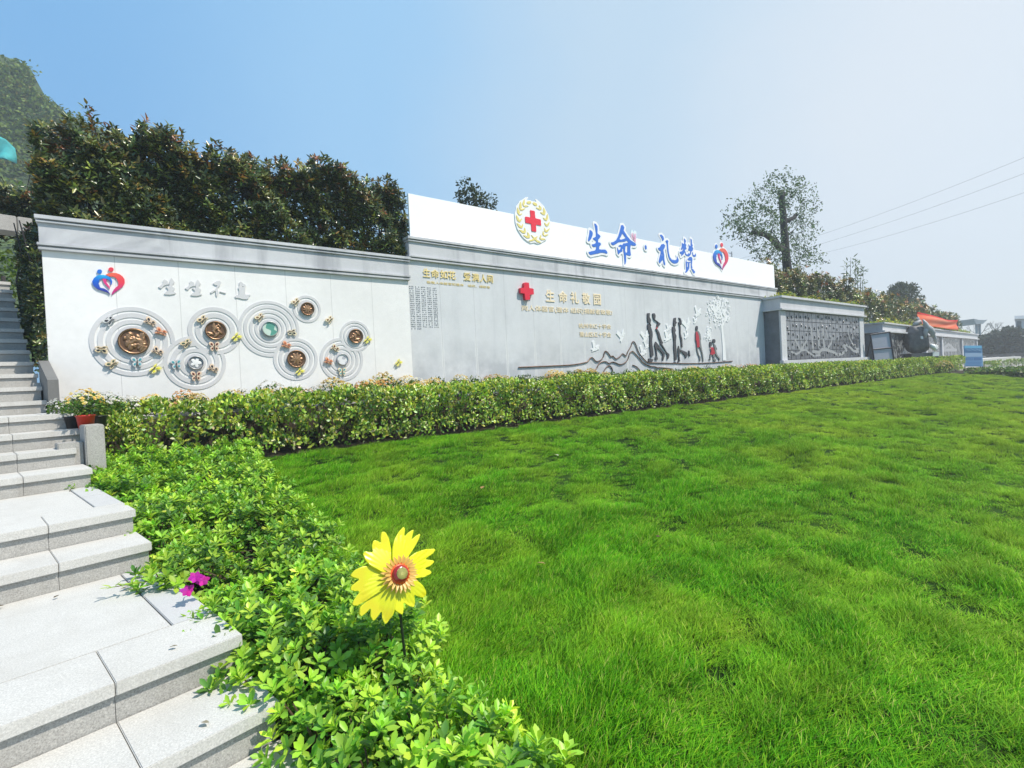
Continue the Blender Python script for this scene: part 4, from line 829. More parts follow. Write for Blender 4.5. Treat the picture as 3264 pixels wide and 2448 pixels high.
x_ = MB(); x_.tube(b2([(820, 450), (800, 520), (795, 600)], -78), [30*k_, 34*k_, 12*k_], 9); x_.build('carved_ribbon', CARV, t, smooth=True)
x_ = MB(); x_.tube(b2([(850, 690), (880, 720), (915, 760), (940, 740)], -92), [14*k_, 34*k_, 24*k_, 10*k_], 9)
for dx_, dy_ in ((-18, -40), (5, -48), (30, -38), (48, -22), (52, 6)): x_.tube(b2([(890, 735), (890+dx_, 735+dy_*.6), (890+dx_*1.15, 735+dy_)], -98), [10*k_, 9*k_, 5*k_], 7)
x_.build('carved_hand', WHT, t, smooth=True)
x_ = MB(); x_.tube(b2([(690, 415), (740, 385), (778, 365), (800, 400)], -20), [20*k_, 30*k_, 22*k_, 10*k_], 8)
for dx_, dy_ in ((-40, -60), (-20, -68), (-4, -60)): x_.tube(b2([(770, 370), (770+dx_*.5, 370+dy_*.6), (770+dx_, 370+dy_)], -20), [9*k_, 8*k_, 4*k_], 7)
x_.build('carved_hand', CARV, t, smooth=True)
x_ = MB(); x_.add([tuple(v) for v in b2([(725, 570), (755, 575), (755, 612), (725, 607)], -92)]+[tuple(v) for v in b2([(725, 570), (755, 575), (755, 612), (725, 607)], -78)], [(0, 1, 2, 3), (7, 6, 5, 4), (0, 4, 5, 1), (1, 5, 6, 2), (2, 6, 7, 3), (3, 7, 4, 0)]); x_.build('white_tag', WHT, t)
x_ = MB(); pl = [loc3(a, b, 0) for a, b in ((-150, -84), (215, -84), (215, 80), (-150, 80))]; zt_ = loc3(0, 0, -185).z
x_.hexa([(v.x, v.y, 1.1) for v in pl], [(v.x, v.y, zt_) for v in pl]); x_.build('plinth', mat('dark_plinth_stone', (.07, .075, .075), .5, noise=(.3, 8)), t, bevel=.01)
x_ = MB(); pl = [loc3(a, -86, c) for a, c in ((128, -182), (213, -182), (213, -238), (128, -238))]; pk = [p-ey*.04 for p in pl]; x_.add([tuple(p) for p in pk+pl], [(0, 1, 2, 3), (7, 6, 5, 4), (0, 4, 5, 1), (1, 5, 6, 2), (2, 6, 7, 3), (3, 7, 4, 0)]); x_.build('plaque', WHT, t)

# blue information sign at the end of the hedge
DS = 30.0
zS = zm(2860, 1000, 2212/404)
t = thing('information_sign', 'blue printed information sign standing at the far end of the clipped hedge', 'sign', tuple(atD(*zS(1330, 920), DS)))
def rect3(mb, x0, y0, x1, y1, D, th=.004, sk=.06): quad_plate(mb, [zS(x0+(y0-560)*sk, y0), zS(x1+(y0-560)*sk, y0+(x1-x0)*.0), zS(x1+(y1-560)*sk, y1), zS(x0+(y1-560)*sk, y1)], D, th)
def smat(n, c): return mat(n, c, .4)
x_ = MB(); rect3(x_, 1165, 556, 1478, 920, DS, .05); x_.build('panel', smat('sign_blue', (.20, .40, .62)), t)
for a in ((1172, 562, 1474, 600, (.16, .50, .72)), (1172, 605, 1474, 675, (.07, .22, .42)), (1176, 685, 1470, 750, (.36, .50, .66)), (1190, 765, 1315, 812, (.10, .24, .46)), (1328, 765, 1458, 812, (.08, .20, .42)), (1190, 838, 1460, 852, (.10, .26, .50)), (1190, 866, 1440, 880, (.12, .28, .52)), (1190, 894, 1460, 906, (.10, .26, .50))):
    x_ = MB(); rect3(x_, *a[:4], DS-.012, .01); x_.build('printed_block', smat('sb%d%d' % (a[0], a[1]), a[4]), t)
x_ = MB()
for k in range(9): xx = 1195+k*30; x_.tube([atD(*zS(xx, 612+(k % 3)*8), DS-.03), atD(*zS(xx+40, 640+(k*7 % 20)), DS-.03)], .006, 5)
x_.build('printed_lines', smat('sign_pale', (.40, .60, .72)), t)
for xx in (1195, 1470): x_ = MB(); p_ = atD(*zS(xx, 900), DS); x_.tube([p_+FW*.06, Vector((p_.x, p_.y, .4))+FW*.06], .025, 8); x_.build('leg', FRD, t)

# orange-red netting banner on top of the low building
t = thing('red_netting', 'orange red construction netting stretched above the low building', 'netting', tuple(bpt(*z8(1000, 450))))
top = [(755, 235), (850, 250), (960, 275), (1060, 310), (1150, 345), (1230, 348), (1305, 345)]; bot = [(772, 396), (832, 405), (900, 428), (980, 440), (1060, 452), (1150, 468), (1230, 478), (1303, 486)]
vs = []; fs = []; cs = []; nn, mm_ = 60, 14
def ip(L, u): x = u*(len(L)-1); i = min(int(x), len(L)-2); f = x-i; return (L[i][0]+(L[i+1][0]-L[i][0])*f, L[i][1]+(L[i+1][1]-L[i][1])*f)
for i in range(nn):
    u = i/(nn-1); a, b = ip(top, u), ip(bot, u)
    for j in range(mm_):
        v = j/(mm_-1); p_ = onPl(*z8(a[0]+(b[0]-a[0])*v, a[1]+(b[1]-a[1])*v), B0-BN*.14, BN); fold = .05*math.sin(u*7+v*2)*math.sin(v*3+1)+.03*math.sin(v*9+u*4); q_ = p_+BN*fold; vs.append((q_.x, q_.y, q_.z)); w0 = .5+.5*math.sin(u*13+v*6+2*math.sin(v*4+u*5)); cs.append((.66, .03, .04) if v < .10 or u > .985 else (.74, .17+.14*w0, .08+.11*w0))
for i in range(nn-1):
    for j in range(mm_-1): fs.append((i*mm_+j, i*mm_+j+1, (i+1)*mm_+j+1, (i+1)*mm_+j))
md = MB(); md.v = vs; md.f = fs; md.c = cs; o = link('sheet', md.mesh('sheet', True), leaf_mat('net_cloth', .7, .35, .2, (1.3, 1.2, 1.2)), t)
sm = o.modifiers.new('thick', 'SOLIDIFY'); sm.thickness = .01
for u in (0, .31, .62, .985):
    a, b = ip(top, u), ip(bot, u); p0_, p1_ = bpt(*z8(*a))+BN*.02, bpt(*z8(*b))+BN*.02; x_ = MB(); x_.tube([(p0_.x, p0_.y, p0_.z), (p0_.x, p0_.y, 3.15)], .03, 6); x_.build('post', FRD, t)

# ================================================================ PINWHEEL FLOWER
DPW = 2.15
pc = atD(1266, 1832, DPW); pn = ((CAM-pc).normalized()+RT*.42+UP*.12).normalized()
pu = (UP-pn*UP.dot(pn)).normalized(); pv = pu.cross(pn)     # pv: to the right seen from the front
t = thing('pinwheel_flower', 'big yellow plastic sunflower pinwheel on a stick among the azaleas', 'pinwheel', (pc.x, pc.y, .15))
# plastic petals: each vane carries three pointed lobes
PET = leaf_mat('yellow_plastic', .32, .25, .5, (1.1, 1.05, .6)); RP = .172
rotm = lambda a, r, h: pc+pv*(r*math.cos(a))+pu*(r*math.sin(a))+pn*h
zP = zm(1090, 1660, 1659/350)
VAN = [[(745, 600), (760, 380), (800, 260), (870, 150), (940, 85), (955, 130), (940, 245), (1010, 170), (1090, 125), (1070, 210), (1050, 290), (1120, 225), (1190, 190), (1160, 290), (1080, 430), (1000, 540), (960, 640), (850, 740)],
       [(1000, 560), (1090, 490), (1250, 430), (1400, 420), (1415, 440), (1370, 500), (1250, 580), (1390, 600), (1395, 625), (1340, 680), (1240, 725), (1340, 750), (1360, 790), (1250, 850), (1080, 875), (940, 880), (880, 760)],
       [(1080, 880), (1190, 960), (1260, 1060), (1265, 1120), (1230, 1165), (1150, 1150), (1080, 1115), (1105, 1220), (1095, 1310), (1020, 1290), (930, 1235), (935, 1330), (920, 1420), (850, 1385), (790, 1330), (770, 1150), (820, 920), (940, 850)],
       [(790, 1330), (770, 1420), (660, 1575), (610, 1480), (600, 1360), (540, 1450), (480, 1520), (435, 1440), (440, 1310), (370, 1390), (290, 1450), (270, 1400), (280, 1300), (340, 1250), (500, 1100), (720, 900), (850, 900), (810, 1200)],
       [(500, 1110), (350, 1220), (220, 1290), (155, 1270), (180, 1200), (280, 1060), (190, 1065), (130, 1040), (150, 980), (280, 880), (160, 850), (135, 820), (200, 740), (330, 680), (450, 690), (640, 780), (780, 840), (680, 1000)],
       [(640, 800), (430, 690), (350, 600), (315, 490), (350, 460), (470, 480), (455, 370), (480, 290), (540, 300), (590, 345), (590, 220), (610, 160), (660, 170), (710, 260), (745, 420), (750, 620), (820, 800)]]
def smooth_poly(P):
    Q = []
    for a, b in zip(P, P[1:]+P[:1]): Q += [(a[0]*.85+b[0]*.15, a[1]*.85+b[1]*.15), (a[0]*.15+b[0]*.85, a[1]*.15+b[1]*.85)]
    return Q
for k, V_ in enumerate(VAN):
    P2 = []
    for x, y in smooth_poly(V_):
        w = onPl(*zP(x, y), pc, pn)-pc; P2.append((w.dot(pv), w.dot(pu)))
    ca_ = math.atan2(sum(p[1] for p in P2), sum(p[0] for p in P2)); sdv = sd_poly(P2)
    def hfn(x, z, ca_=ca_):
        r = math.hypot(x, z)/RP; da = (math.atan2(z, x)-ca_+math.pi) % (2*math.pi)-math.pi
        return .010-.018*r*r+.016*math.sin(da*1.5)*min(1, r*1.3)+.0012*math.sin(da*46)*min(1, r)
    def cfn(x, z, sdv=sdv):
        r = math.hypot(x, z)/RP; d = -float(sdv(np.array([[x]]), np.array([[z]]))[0, 0]); k_ = max(0, min(1, (r-.72)/.15))*max(0, min(1, d/.006)); da = math.atan2(z, x); st = .5+.5*math.sin(da*90)
        return (.80, .84-.09*k_-.03*st, .022)
    me = plate_mesh('petal', sdv, bb(P2), .0045, 0, .0015, cfn, hfn); me.shade_smooth()
    me.transform(Matrix(((pv.x, -pn.x, pu.x, pc.x), (pv.y, -pn.y, pu.y, pc.y), (pv.z, -pn.z, pu.z, pc.z), (0, 0, 0, 1)))); link('petal', me, PET, t)
# inner corolla
vs = []; fs = []; cs = []; P_, D_, N_l, L_l, W_l, C_l = [], [], [], [], [], []
for ring, (n_, r0_, L0, h0, tl) in enumerate(((22, .040, .042, .026, .22), (20, .036, .036, .034, .5))):
    for k in range(n_):
        a = 2*math.pi*(k+.5*ring)/n_; d_ = (rotm(a, 1, 0)-pc).normalized(); P_.append(tuple(rotm(a, r0_, h0))); D_.append(tuple(d_+pn*tl)); N_l.append(tuple(pn)); L_l.append(L0*(1+.1*math.sin(k*7))); W_l.append(.013); C_l.append((.80, .52, .14))
me = leaf_mesh('corolla', P_, D_, N_l, L_l, W_l, C_l, fold=.1, droop=.2); link('corolla', me, leaf_mat('cream_plastic', .4, .2, .5, (1.1, 1, .8)), t)
x_ = MB(); x_.lathe([(.001, .040), (.030, .040), (.040, .037), (.047, .028)], n=28, col=(.75, .10, .01))
def place(mb, name, m_, smooth=True):
    me = mb.mesh(name, smooth); M = Matrix(((pv.x, pu.x, pn.x, pc.x), (pv.y, pu.y, pn.y, pc.y), (pv.z, pu.z, pn.z, pc.z), (0, 0, 0, 1))); me.transform(M); return link(name, me, m_, t)
place(x_, 'orange_disc', mat('orange_plastic', (.72, .09, .01), .35))
x_ = MB(); x_.lathe([(.001, .060), (.024, .060), (.031, .056), (.035, .047), (.035, .030)], n=28); place(x_, 'centre_ring', mat('dark_red_plastic', (.30, .012, .015), .2, spec=.7))
x_ = MB(); x_.lathe([(.001, .064), (.014, .0635), (.0235, .0605)], n=24)
for k in range(90): a = k*2.399; r_ = .0235*math.sqrt((k+6)/96); x_.tube([(r_*math.cos(a), r_*math.sin(a), .060), (r_*1.02*math.cos(a), r_*1.02*math.sin(a), .0672)], [.0015, .0009], 4)
place(x_, 'seed_head', mat('olive_plastic', (.42, .40, .12), .5))
x_ = MB(); sp0 = pc-pn*.03; x_.tube([sp0+pn*.03, sp0, Vector((sp0.x+.012, sp0.y, sp0.z-.1)), Vector((sp0.x+.03, sp0.y-.01, .18))], .006, 8); x_.build('stick', mat('dark_green_stick', (.012, .02, .012), .4), t)

# ================================================================ GRASS
def tuft(name, n, rad, hmin, hmax, wd, seed, lean):
    rg = np.random.default_rng(seed); V = []; F = []; C = []
    for k in range(n):
        a, r = rg.random()*6.28, rad*math.sqrt(rg.random()); x, y = r*math.cos(a), r*math.sin(a); h = rg.uniform(hmin, hmax); b = rg.random()*6.28; bend = rg.uniform(.1, .9)*h; dx, dy = math.cos(b)*bend+lean*h, math.sin(b)*bend; px, py = -math.sin(b)*wd/2, math.cos(b)*wd/2
        o = len(V); base = np.array([(.10, .355, .006), (.15, .43, .010), (.062, .25, .005), (.25, .47, .018), (.42, .48, .10)][rg.choice(5, p=[.34, .30, .20, .12, .04])])*rg.uniform(.8, 1.2)
        for u, w in ((0, 1), (.4, .9), (.75, .6)):
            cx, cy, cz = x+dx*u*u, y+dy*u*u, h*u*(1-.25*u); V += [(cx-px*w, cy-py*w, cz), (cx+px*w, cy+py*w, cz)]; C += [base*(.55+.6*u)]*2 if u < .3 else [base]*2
        V.append((x+dx, y+dy, h*.78)); C.append(base*1.1)
        F += [(o, o+1, o+3, o+2), (o+2, o+3, o+5, o+4), (o+4, o+5, o+6)]
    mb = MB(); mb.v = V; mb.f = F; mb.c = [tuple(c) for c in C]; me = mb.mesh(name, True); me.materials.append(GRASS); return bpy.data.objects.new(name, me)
m, nt, b_ = nodes_of('grass_blade'); N_, L_ = nt.nodes, nt.links
at = N_.new('ShaderNodeAttribute'); at.attribute_name = 'Col'; g_ = N_.new('ShaderNodeNewGeometry')
n1 = N_.new('ShaderNodeTexNoise'); n1.inputs['Scale'].default_value = .9; n1.inputs['Detail'].default_value = 6; n1.inputs['Roughness'].default_value = .6; L_.new(g_.outputs['Position'], n1.inputs['Vector'])
sx_ = N_.new('ShaderNodeSeparateXYZ'); L_.new(g_.outputs['Position'], sx_.inputs[0])
def mrange(v, a, b, c, d):
    n = N_.new('ShaderNodeMapRange'); n.inputs['From Min'].default_value = a; n.inputs['From Max'].default_value = b; n.inputs['To Min'].default_value = c; n.inputs['To Max'].default_value = d; L_.new(v, n.inputs['Value']); return n.outputs[0]
f1 = mrange(n1.outputs['Fac'], .42, .68, 0, .5); f2 = mrange(sx_.outputs['X'], 5, 15, 0, .5)
ad_ = N_.new('ShaderNodeMath'); ad_.operation = 'ADD'; ad_.use_clamp = True; L_.new(f1, ad_.inputs[0]); L_.new(f2, ad_.inputs[1])
yl = N_.new('ShaderNodeMixRGB'); yl.inputs[2].default_value = (.38, .50, .035, 1); L_.new(ad_.outputs[0], yl.inputs[0]); L_.new(at.outputs['Color'], yl.inputs[1]); 
mpg = N_.new('ShaderNodeMapping'); mpg.inputs['Rotation'].default_value = (0, 0, .6); mpg.inputs['Scale'].default_value = (1.6, 3.4, 1); L_.new(g_.outputs['Position'], mpg.inputs[0])
n2 = N_.new('ShaderNodeTexNoise'); n2.inputs['Scale'].default_value = 1.0; n2.inputs['Detail'].default_value = 4; L_.new(mpg.outputs[0], n2.inputs['Vector'])
dk = N_.new('ShaderNodeVectorMath'); dk.operation = 'SCALE'; L_.new(yl.outputs[0], dk.inputs[0]); L_.new(mrange(n2.outputs['Fac'], .32, .66, 0.78, 1.2), dk.inputs['Scale']); yl = dk
L_.new(yl.outputs[0], b_.inputs['Base Color']); b_.inputs['Roughness'].default_value = .6; b_.inputs['Specular IOR Level'].default_value = .12
tr_ = N_.new('ShaderNodeBsdfTranslucent'); L_.new(yl.outputs[0], tr_.inputs[0]); ms_ = N_.new('ShaderNodeMixShader'); ms_.inputs[0].default_value = .3; L_.new(b_.outputs[0], ms_.inputs[1]); L_.new(tr_.outputs[0], ms_.inputs[2]); L_.new(ms_.outputs[0], N_['Material Output'].inputs[0]); GRASS = m
def grass_sheet():
    xs = []; V = []; F = []; dens = []; hh = []
    def zone(x0, x1, y0, y1, st):
        nx, ny = int((x1-x0)/st)+1, int((y1-y0)/st)+1; o = len(V)
        for i in range(nx):
            for j in range(ny):
                x, y = x0+(x1-x0)*i/(nx-1), y0+(y1-y0)*j/(ny-1); V.append((x, y, lawn_z(x, y)+bump(x, y)+.002)); d = math.hypot(x, y); l = max(0, min(1, lumps(x, y)))
                bald = 1 if l > .26 else max(.30, l/.26)
                far = max(0, 1-max(0, x-31)/1.5); dens.append((430*min(1, (3.2/max(d, 1.5))**1.25)+14)*bald*far); hh.append((.22+1.05*l**1.4)*(1 if d < 6 else min(1.5, 1+(d-6)*.04)))
        for i in range(nx-1):
            for j in range(ny-1): F.append((o+i*ny+j, o+(i+1)*ny+j, o+(i+1)*ny+j+1, o+i*ny+j+1))
    zone(.98, 9, -3, 6.93, .07); zone(9, 33, -3, 6.93, .3)
    me = bpy.data.meshes.new('grass'); me.from_pydata(V, [], F)
    for nm, dt in (('dens', dens), ('hh', hh)): a = me.attributes.new(nm, 'FLOAT', 'POINT'); a.data.foreach_set('value', np.array(dt, 'f'))
    me.materials.append(GRASS); return me
go = link('grass', grass_sheet()); tag(go, kind='stuff')
ng = bpy.data.node_groups.new('grass_nodes', 'GeometryNodeTree'); ng.interface.new_socket('Geometry', in_out='INPUT', socket_type='NodeSocketGeometry'); ng.interface.new_socket('Geometry', in_out='OUTPUT', socket_type='NodeSocketGeometry')
def GN(t): return ng.nodes.new(t)
gi, go_ = GN('NodeGroupInput'), GN('NodeGroupOutput'); ds = GN('GeometryNodeDistributePointsOnFaces'); na = GN('GeometryNodeInputNamedAttribute'); na.data_type = 'FLOAT'; na.inputs[0].default_value = 'dens'
nh = GN('GeometryNodeInputNamedAttribute'); nh.data_type = 'FLOAT'; nh.inputs[0].default_value = 'hh'
ip_ = GN('GeometryNodeInstanceOnPoints'); ip_.inputs['Pick Instance'].default_value = True; gti = GN('GeometryNodeGeometryToInstance')
for k in range(5):
    oi = GN('GeometryNodeObjectInfo'); oi.inputs[0].default_value = tuft('grass_tuft', 70, .075, .028, .075, .0034, 20+k, .25+.1*k); ng.links.new(oi.outputs['Geometry'], gti.inputs[0])
rr_ = GN('FunctionNodeRandomValue'); rr_.data_type = 'FLOAT_VECTOR'; rr_.inputs[0].default_value = (-.12, -.12, -.9); rr_.inputs[1].default_value = (.12, .12, .9)
cb_ = GN('ShaderNodeCombineXYZ'); rs = GN('FunctionNodeRandomValue'); rs.data_type = 'FLOAT'; rs.inputs[2].default_value = .8; rs.inputs[3].default_value = 1.25; mu = GN('ShaderNodeMath'); mu.operation = 'MULTIPLY'
L = ng.links.new
L(gi.outputs[0], ds.inputs['Mesh']); L(na.outputs[0], ds.inputs['Density']); L(ds.outputs['Points'], ip_.inputs['Points']); L(gti.outputs[0], ip_.inputs['Instance']); L(rr_.outputs[0], ip_.inputs['Rotation'])
cap = GN('GeometryNodeSwitch')
L(nh.outputs[0], mu.inputs[0]); L(rs.outputs[1], mu.inputs[1]); L(mu.outputs[0], cb_.inputs[2]); cb_.inputs[0].default_value = 1.1; cb_.inputs[1].default_value = 1.1; L(cb_.outputs[0], ip_.inputs['Scale'])
ng.nodes.remove(cap); L(ip_.outputs[0], go_.inputs[0])
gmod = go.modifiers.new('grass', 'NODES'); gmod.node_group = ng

# ================================================================ PLANTS
LEAF_AZ = leaf_mat('azalea_leaf', .42, .30, .45); LEAF_EU = leaf_mat('euonymus_leaf', .32, .28, .5); LEAF_PH = leaf_mat('photinia_leaf', .28, .15, .6, (1.3, 1.0, .4)); LEAF_SOFT = leaf_mat('soft_leaf', .6, .3, .25)
PETALM = leaf_mat('petal_skin', .6, .35, .2, (1.1, 1.05, .95))
def stems(name, n, spread, h, parent, r0_=.007, m_=TWIG, world=False):
    mb = MB()
    for k in range(n):
        a = random.random()*6.28; q = spread*random.random()**.5; b = q*random.uniform(.1, .35); j = random.random()*6
        mb.tube([(b*math.cos(a), b*math.sin(a), -.05), (q*.6*math.cos(a)+.02*math.sin(j), q*.6*math.sin(a), h*.5), (q*math.cos(a), q*math.sin(a), h)], [r0_, r0_*.75, r0_*.4], 5)
    return mb.build(name, m_, parent, world=world)

# --- azalea: whorls of leaves at shoot tips over a low dome
AZ = [(.25, .45, .04), (.33, .53, .05), (.15, .33, .035), (.44, .60, .06), (.08, .19, .03)]
def azalea_mesh(rx, h, n_tip, big=1.0):
    P, D, N, L, Wd, C = [], [], [], [], [], []
    for k in range(n_tip):
        th = random.random()*6.28; ph = math.acos(random.random()**.8)          # dome direction
        d = Vector((math.sin(ph)*math.cos(th), math.sin(ph)*math.sin(th), math.cos(ph))); sh = random.uniform(.72, 1.08) if random.random() < .75 else random.uniform(.4, .75)
        tip = Vector((d.x*rx*sh, d.y*rx*sh, .10+d.z*(h-.10)*sh)); ax = (d*.7+UP*.75+Vector((random.gauss(0, .25), random.gauss(0, .25), 0))).normalized()
        a = ax.orthogonal().normalized(); b = ax.cross(a); nl = random.randint(6, 10); o = random.random()*6; base = random.choices(AZ, (5, 4, 4, 1.5, 2))[0]; tone = random.uniform(.8, 1.2)  # leaf tone differs at random from whorl to whorl
        for i in range(nl):
            an = o+i*2.399; inner = i/nl; tilt = .25+.95*inner
            rd = a*math.cos(an)+b*math.sin(an); dr = (rd*math.cos(tilt*1.0)+ax*math.sin(tilt*1.0)).normalized() if False else (rd*(1.15-inner*.75)+ax*(.25+inner*.75)).normalized()
            nn = (ax*(1.1-inner*.7)-rd*(.1+inner*.5)).normalized()
            P.append(tip-ax*.025*(1-inner)); D.append(dr); N.append(nn); ln = random.uniform(.042, .066)*(1.05-.3*inner)*big; L.append(ln); Wd.append(ln*random.uniform(.40, .48)); 
            C.append([c*tone*random.uniform(.88, 1.12)*(1+.25*inner) for c in base])
        # older leaves lower on the shoot
        for i in range(5):
            an = random.random()*6.28; rd = a*math.cos(an)+b*math.sin(an); P.append(tip-ax*random.uniform(.04, .11)+rd*.01); D.append((rd+ax*random.uniform(-.1, .5)).normalized()); N.append((ax+rd*.2).normalized()); ln = random.uniform(.03, .05)*big; L.append(ln); Wd.append(ln*.42); C.append([c*.75 for c in AZ[random.choice((0, 2))]])
    return leaf_mesh('foliage', [tuple(p) for p in P], [tuple(p) for p in D], [tuple(p) for p in N], L, Wd, C, fold=.16, droop=.10, wide=.5, sh=(.34, .74, .72, .92))
az_mesh = [azalea_mesh(.30, .34, 95), azalea_mesh(.27, .30, 80), azalea_mesh(.33, .36, 115), azalea_mesh(.28, .33, 90)]
protos = []
for me in az_mesh:
    t = thing('azalea_shrub', 'leafy green azalea bush in the low row between the stairs and the lawn', 'shrub', (0, 0, -50), group='azalea bushes beside the stairs'); link('foliage', me, LEAF_AZ, t, world=False); stems('stem', 14, .22, .24, t); protos.append(t)
def stair_edge_x(y):   # x of the stair side at world y
    return (.80-y*math.sin(SD))/math.cos(SD)
spots = []; y = .55; row = 0
while y < 6.75:
    x0, x1 = stair_edge_x(y)+.09, (.99 if y > 5.3 else .93)-.12
    if y > 5.6: x0 = max(x0, -.04)
    n = max(2, int((x1-x0)/.36)+1)
    for i in range(n): spots.append((x0+(x1-x0)*(i+.5*(row % 2)*.5)/max(1, n-1)*.98+random.uniform(-.04, .04), y+random.uniform(-.06, .06)))
    y += .36; row += 1
spots += [(-.17, 5.66), (-.14, 6.02), (-.03, 5.36), (-.16, 6.3)]
for i, (x, y) in enumerate(spots):
    o = protos[i % 4] if i < 4 else copy_tree(protos[random.randrange(4)])
    sc = random.uniform(.9, 1.12); o.location = (x, y, soil_z(x, y)+.01); o.rotation_euler = (random.uniform(-.08, .08), random.uniform(-.08, .08), random.random()*6.28); o.scale = (sc, sc, sc*random.uniform(.88, 1.08))
# fuchsia azalea bloom hanging over the landing
p = onZ(622, 1838, .60); t = thing('azalea_flower', 'single fuchsia azalea bloom drooping over the grey landing border', 'flower', tuple(p))
P, D, N, L, Wd, C = [], [], [], [], [], []
for dx, dy, dz in ((0, 0, 0), (-.035, .0, -.055), (.03, .02, -.03)):
    for k in range(6):
        a = k*1.05+dx*40; d = Vector((math.cos(a), math.sin(a)*.7-.5, math.sin(a)*.8+.1)).normalized(); P.append((dx, dy-.01, dz)); D.append(tuple(d)); N.append((-.4*d.x, -1, .3)); L.append(.030*random.uniform(.8, 1.2)); Wd.append(.026); C.append((random.uniform(.38, .55), .012+.02*random.random(), random.uniform(.25, .36)))
link('petals', leaf_mesh('petals', P, D, N, L, Wd, C, fold=-.25, droop=.3), PETALM, t, world=False)
x_ = MB(); x_.tube([(0, .0, 0), (.02, .05, .02), (.10, .10, -.05)], [.003, .003, .004], 5); x_.build('stalk', TWIG, t, world=False)
# trailing shoot lying over the landing
def sprig(name, lab, p, dirs, n, ln, cols, cat='shoot'):
    t = thing(name, lab, cat, tuple(p)); P, D, N, L, Wd, C = [], [], [], [], [], []
    for k in range(n):
        u = (k+1)/n; c = Vector(dirs)*u*.28; an = k*2.4; d = Vector(dirs).normalized()*.6+Vector((math.cos(an), math.sin(an), .25+.2*math.sin(k))); P.append(tuple(c)); D.append(tuple(d.normalized())); N.append((.1*math.sin(k), .1, 1)); L.append(ln*random.uniform(.7, 1.1)); Wd.append(ln*.26); C.append(random.choice(cols))
    link('leaves', leaf_mesh('leaves', P, D, N, L, Wd, C), LEAF_AZ, t, world=False); x_ = MB(); x_.tube([(-.05*dirs[0], -.05*dirs[1], -.02), (0, 0, 0), Vector(dirs)*.28], [.004, .003, .002], 5); x_.build('stalk', TWIG, t, world=False)
sprig('trailing_shoot', 'pale green shoot lying on the landing paving beside the fuchsia bloom', onZ(505, 1848, .52), (-.75, .15, .02), 16, .055, AZ[1:4:2])
p = onZ(224, 1562, .78); sprig('weed', 'tiny weed growing from the paving joint at the foot of the upper riser', p, (.1, .05, .12), 8, .03, AZ[1:3], 'weed')

# a few dead leaves on the steps and the grass
for px, py, zz, ln, c_, lb in ((382, 1880, .477, .045, (.30, .22, .14), 'dry curled leaf lying near the border joint of the landing'), (170, 1908, .477, .03, (.10, .08, .06), 'tiny dark leaf crumb lying at the foot of the riser on the landing'), (14, 1931, .477, .04, (.12, .10, .08), 'dark dead leaf at the left edge of the landing'), (640, 2305, .327, .04, (.34, .30, .24), 'pale dry leaf on the lowest visible tread'), (540, 2065, .477, .035, (.22, .19, .15), 'small grey leaf in the middle of the wide landing slab'),
                              (1535, 1582, None, .07, (.42, .24, .10), 'orange brown leaf lying on the lawn behind the pinwheel'), (2103, 1728, None, .07, (.12, .05, .04), 'dark red leaf on the middle of the lawn'), (1780, 1457, None, .09, (.62, .60, .50), 'pale dead leaf on the lawn close to the clipped hedge'), (1740, 1820, None, .06, (.36, .24, .12), 'brown leaf scrap on the lawn right of the pinwheel')):
    p = onZ(px, py, zz) if zz else onLawn(px, py); zz = zz or lawn_z(p.x, p.y)+bump(p.x, p.y)+.07; a_ = RNG.random()*6.28
    me = leaf_mesh('fallen_leaf', [(0, 0, .003)], [(math.cos(a_), math.sin(a_), .1)], [(.2, .1, 1)], [ln], [ln*.55], [c_], fold=.22, droop=-.08); o = link('fallen_leaf', me, LEAF_SOFT); o.location = (p.x, p.y, zz); tag(o, lb, 'fallen leaf')

# --- clipped variegated hedge: one shrub after the other along the lawn
EU = [(.52, .60, .09), (.32, .46, .06), (.13, .25, .04), (.74, .75, .40), (.045, .10, .02)]
def euonymus_mesh(n=1050):
    w, d, h = .215, .37, .80
    P, D, N, C, L = [], [], [], [], []; ph_ = random.random()*6
    while len(P) < n:
        f = random.random(); x = random.uniform(-1, 1); y = random.uniform(-1, 1); zz = random.random()
        if f < .36: zz = 1-.07*random.random()
        elif f < .86: y = math.copysign(1-.16*random.random()**1.6, y)
        if zz < .10 and random.random() < .75: continue
        prof = math.sqrt(max(.12, 1-.52*x*x)); col_ = .84+.20*math.sin(zz*4.2+ph_)+.08*math.sin(9*zz+ph_*2)
        X = x*w*(.86+.2*math.sin(zz*3+ph_)); Y = y*d*prof*col_; top = h*(1-.14*abs(x)**2.5-.10*abs(y)**3)+.04*math.sin(8*x+ph_)*math.cos(6*y)
        Zv = .05+zz*(top-.05)
        g_ = math.sin(X*21+zz*6+ph_)+math.sin(zz*12+X*9)+math.sin(Y*9+2+ph_)
        if f >= .36 and g_ < -1.0+.5*random.random(): continue
        out = Vector((x*.55, (y*.95 if f >= .36 else y*.3), .15 if f >= .36 else 1.0)).normalized()
        dv = (out*.45+UP*.55+Vector((random.gauss(0, .55), random.gauss(0, .45), random.gauss(0, .45)))).normalized()
        P.append((X, Y, Zv)); D.append(tuple(dv)); N.append(tuple((out*.95+UP*.4+Vector((random.gauss(0, .35), random.gauss(0, .35), random.gauss(0, .35))))))
        wt = (4, 4, 3, 1.4, 1) if zz > .5 else (2.4, 3.4, 3.4, 1.6, 1.4); C.append([v*random.uniform(.8, 1.2) for v in random.choices(EU, wt)[0]]); L.append(random.uniform(.042, .068))
    L = np.array(L); return leaf_mesh('foliage', P, D, N, L, L*.56, C, fold=.16, droop=.12, wide=.5, sh=(.34, .84, .72, .84))
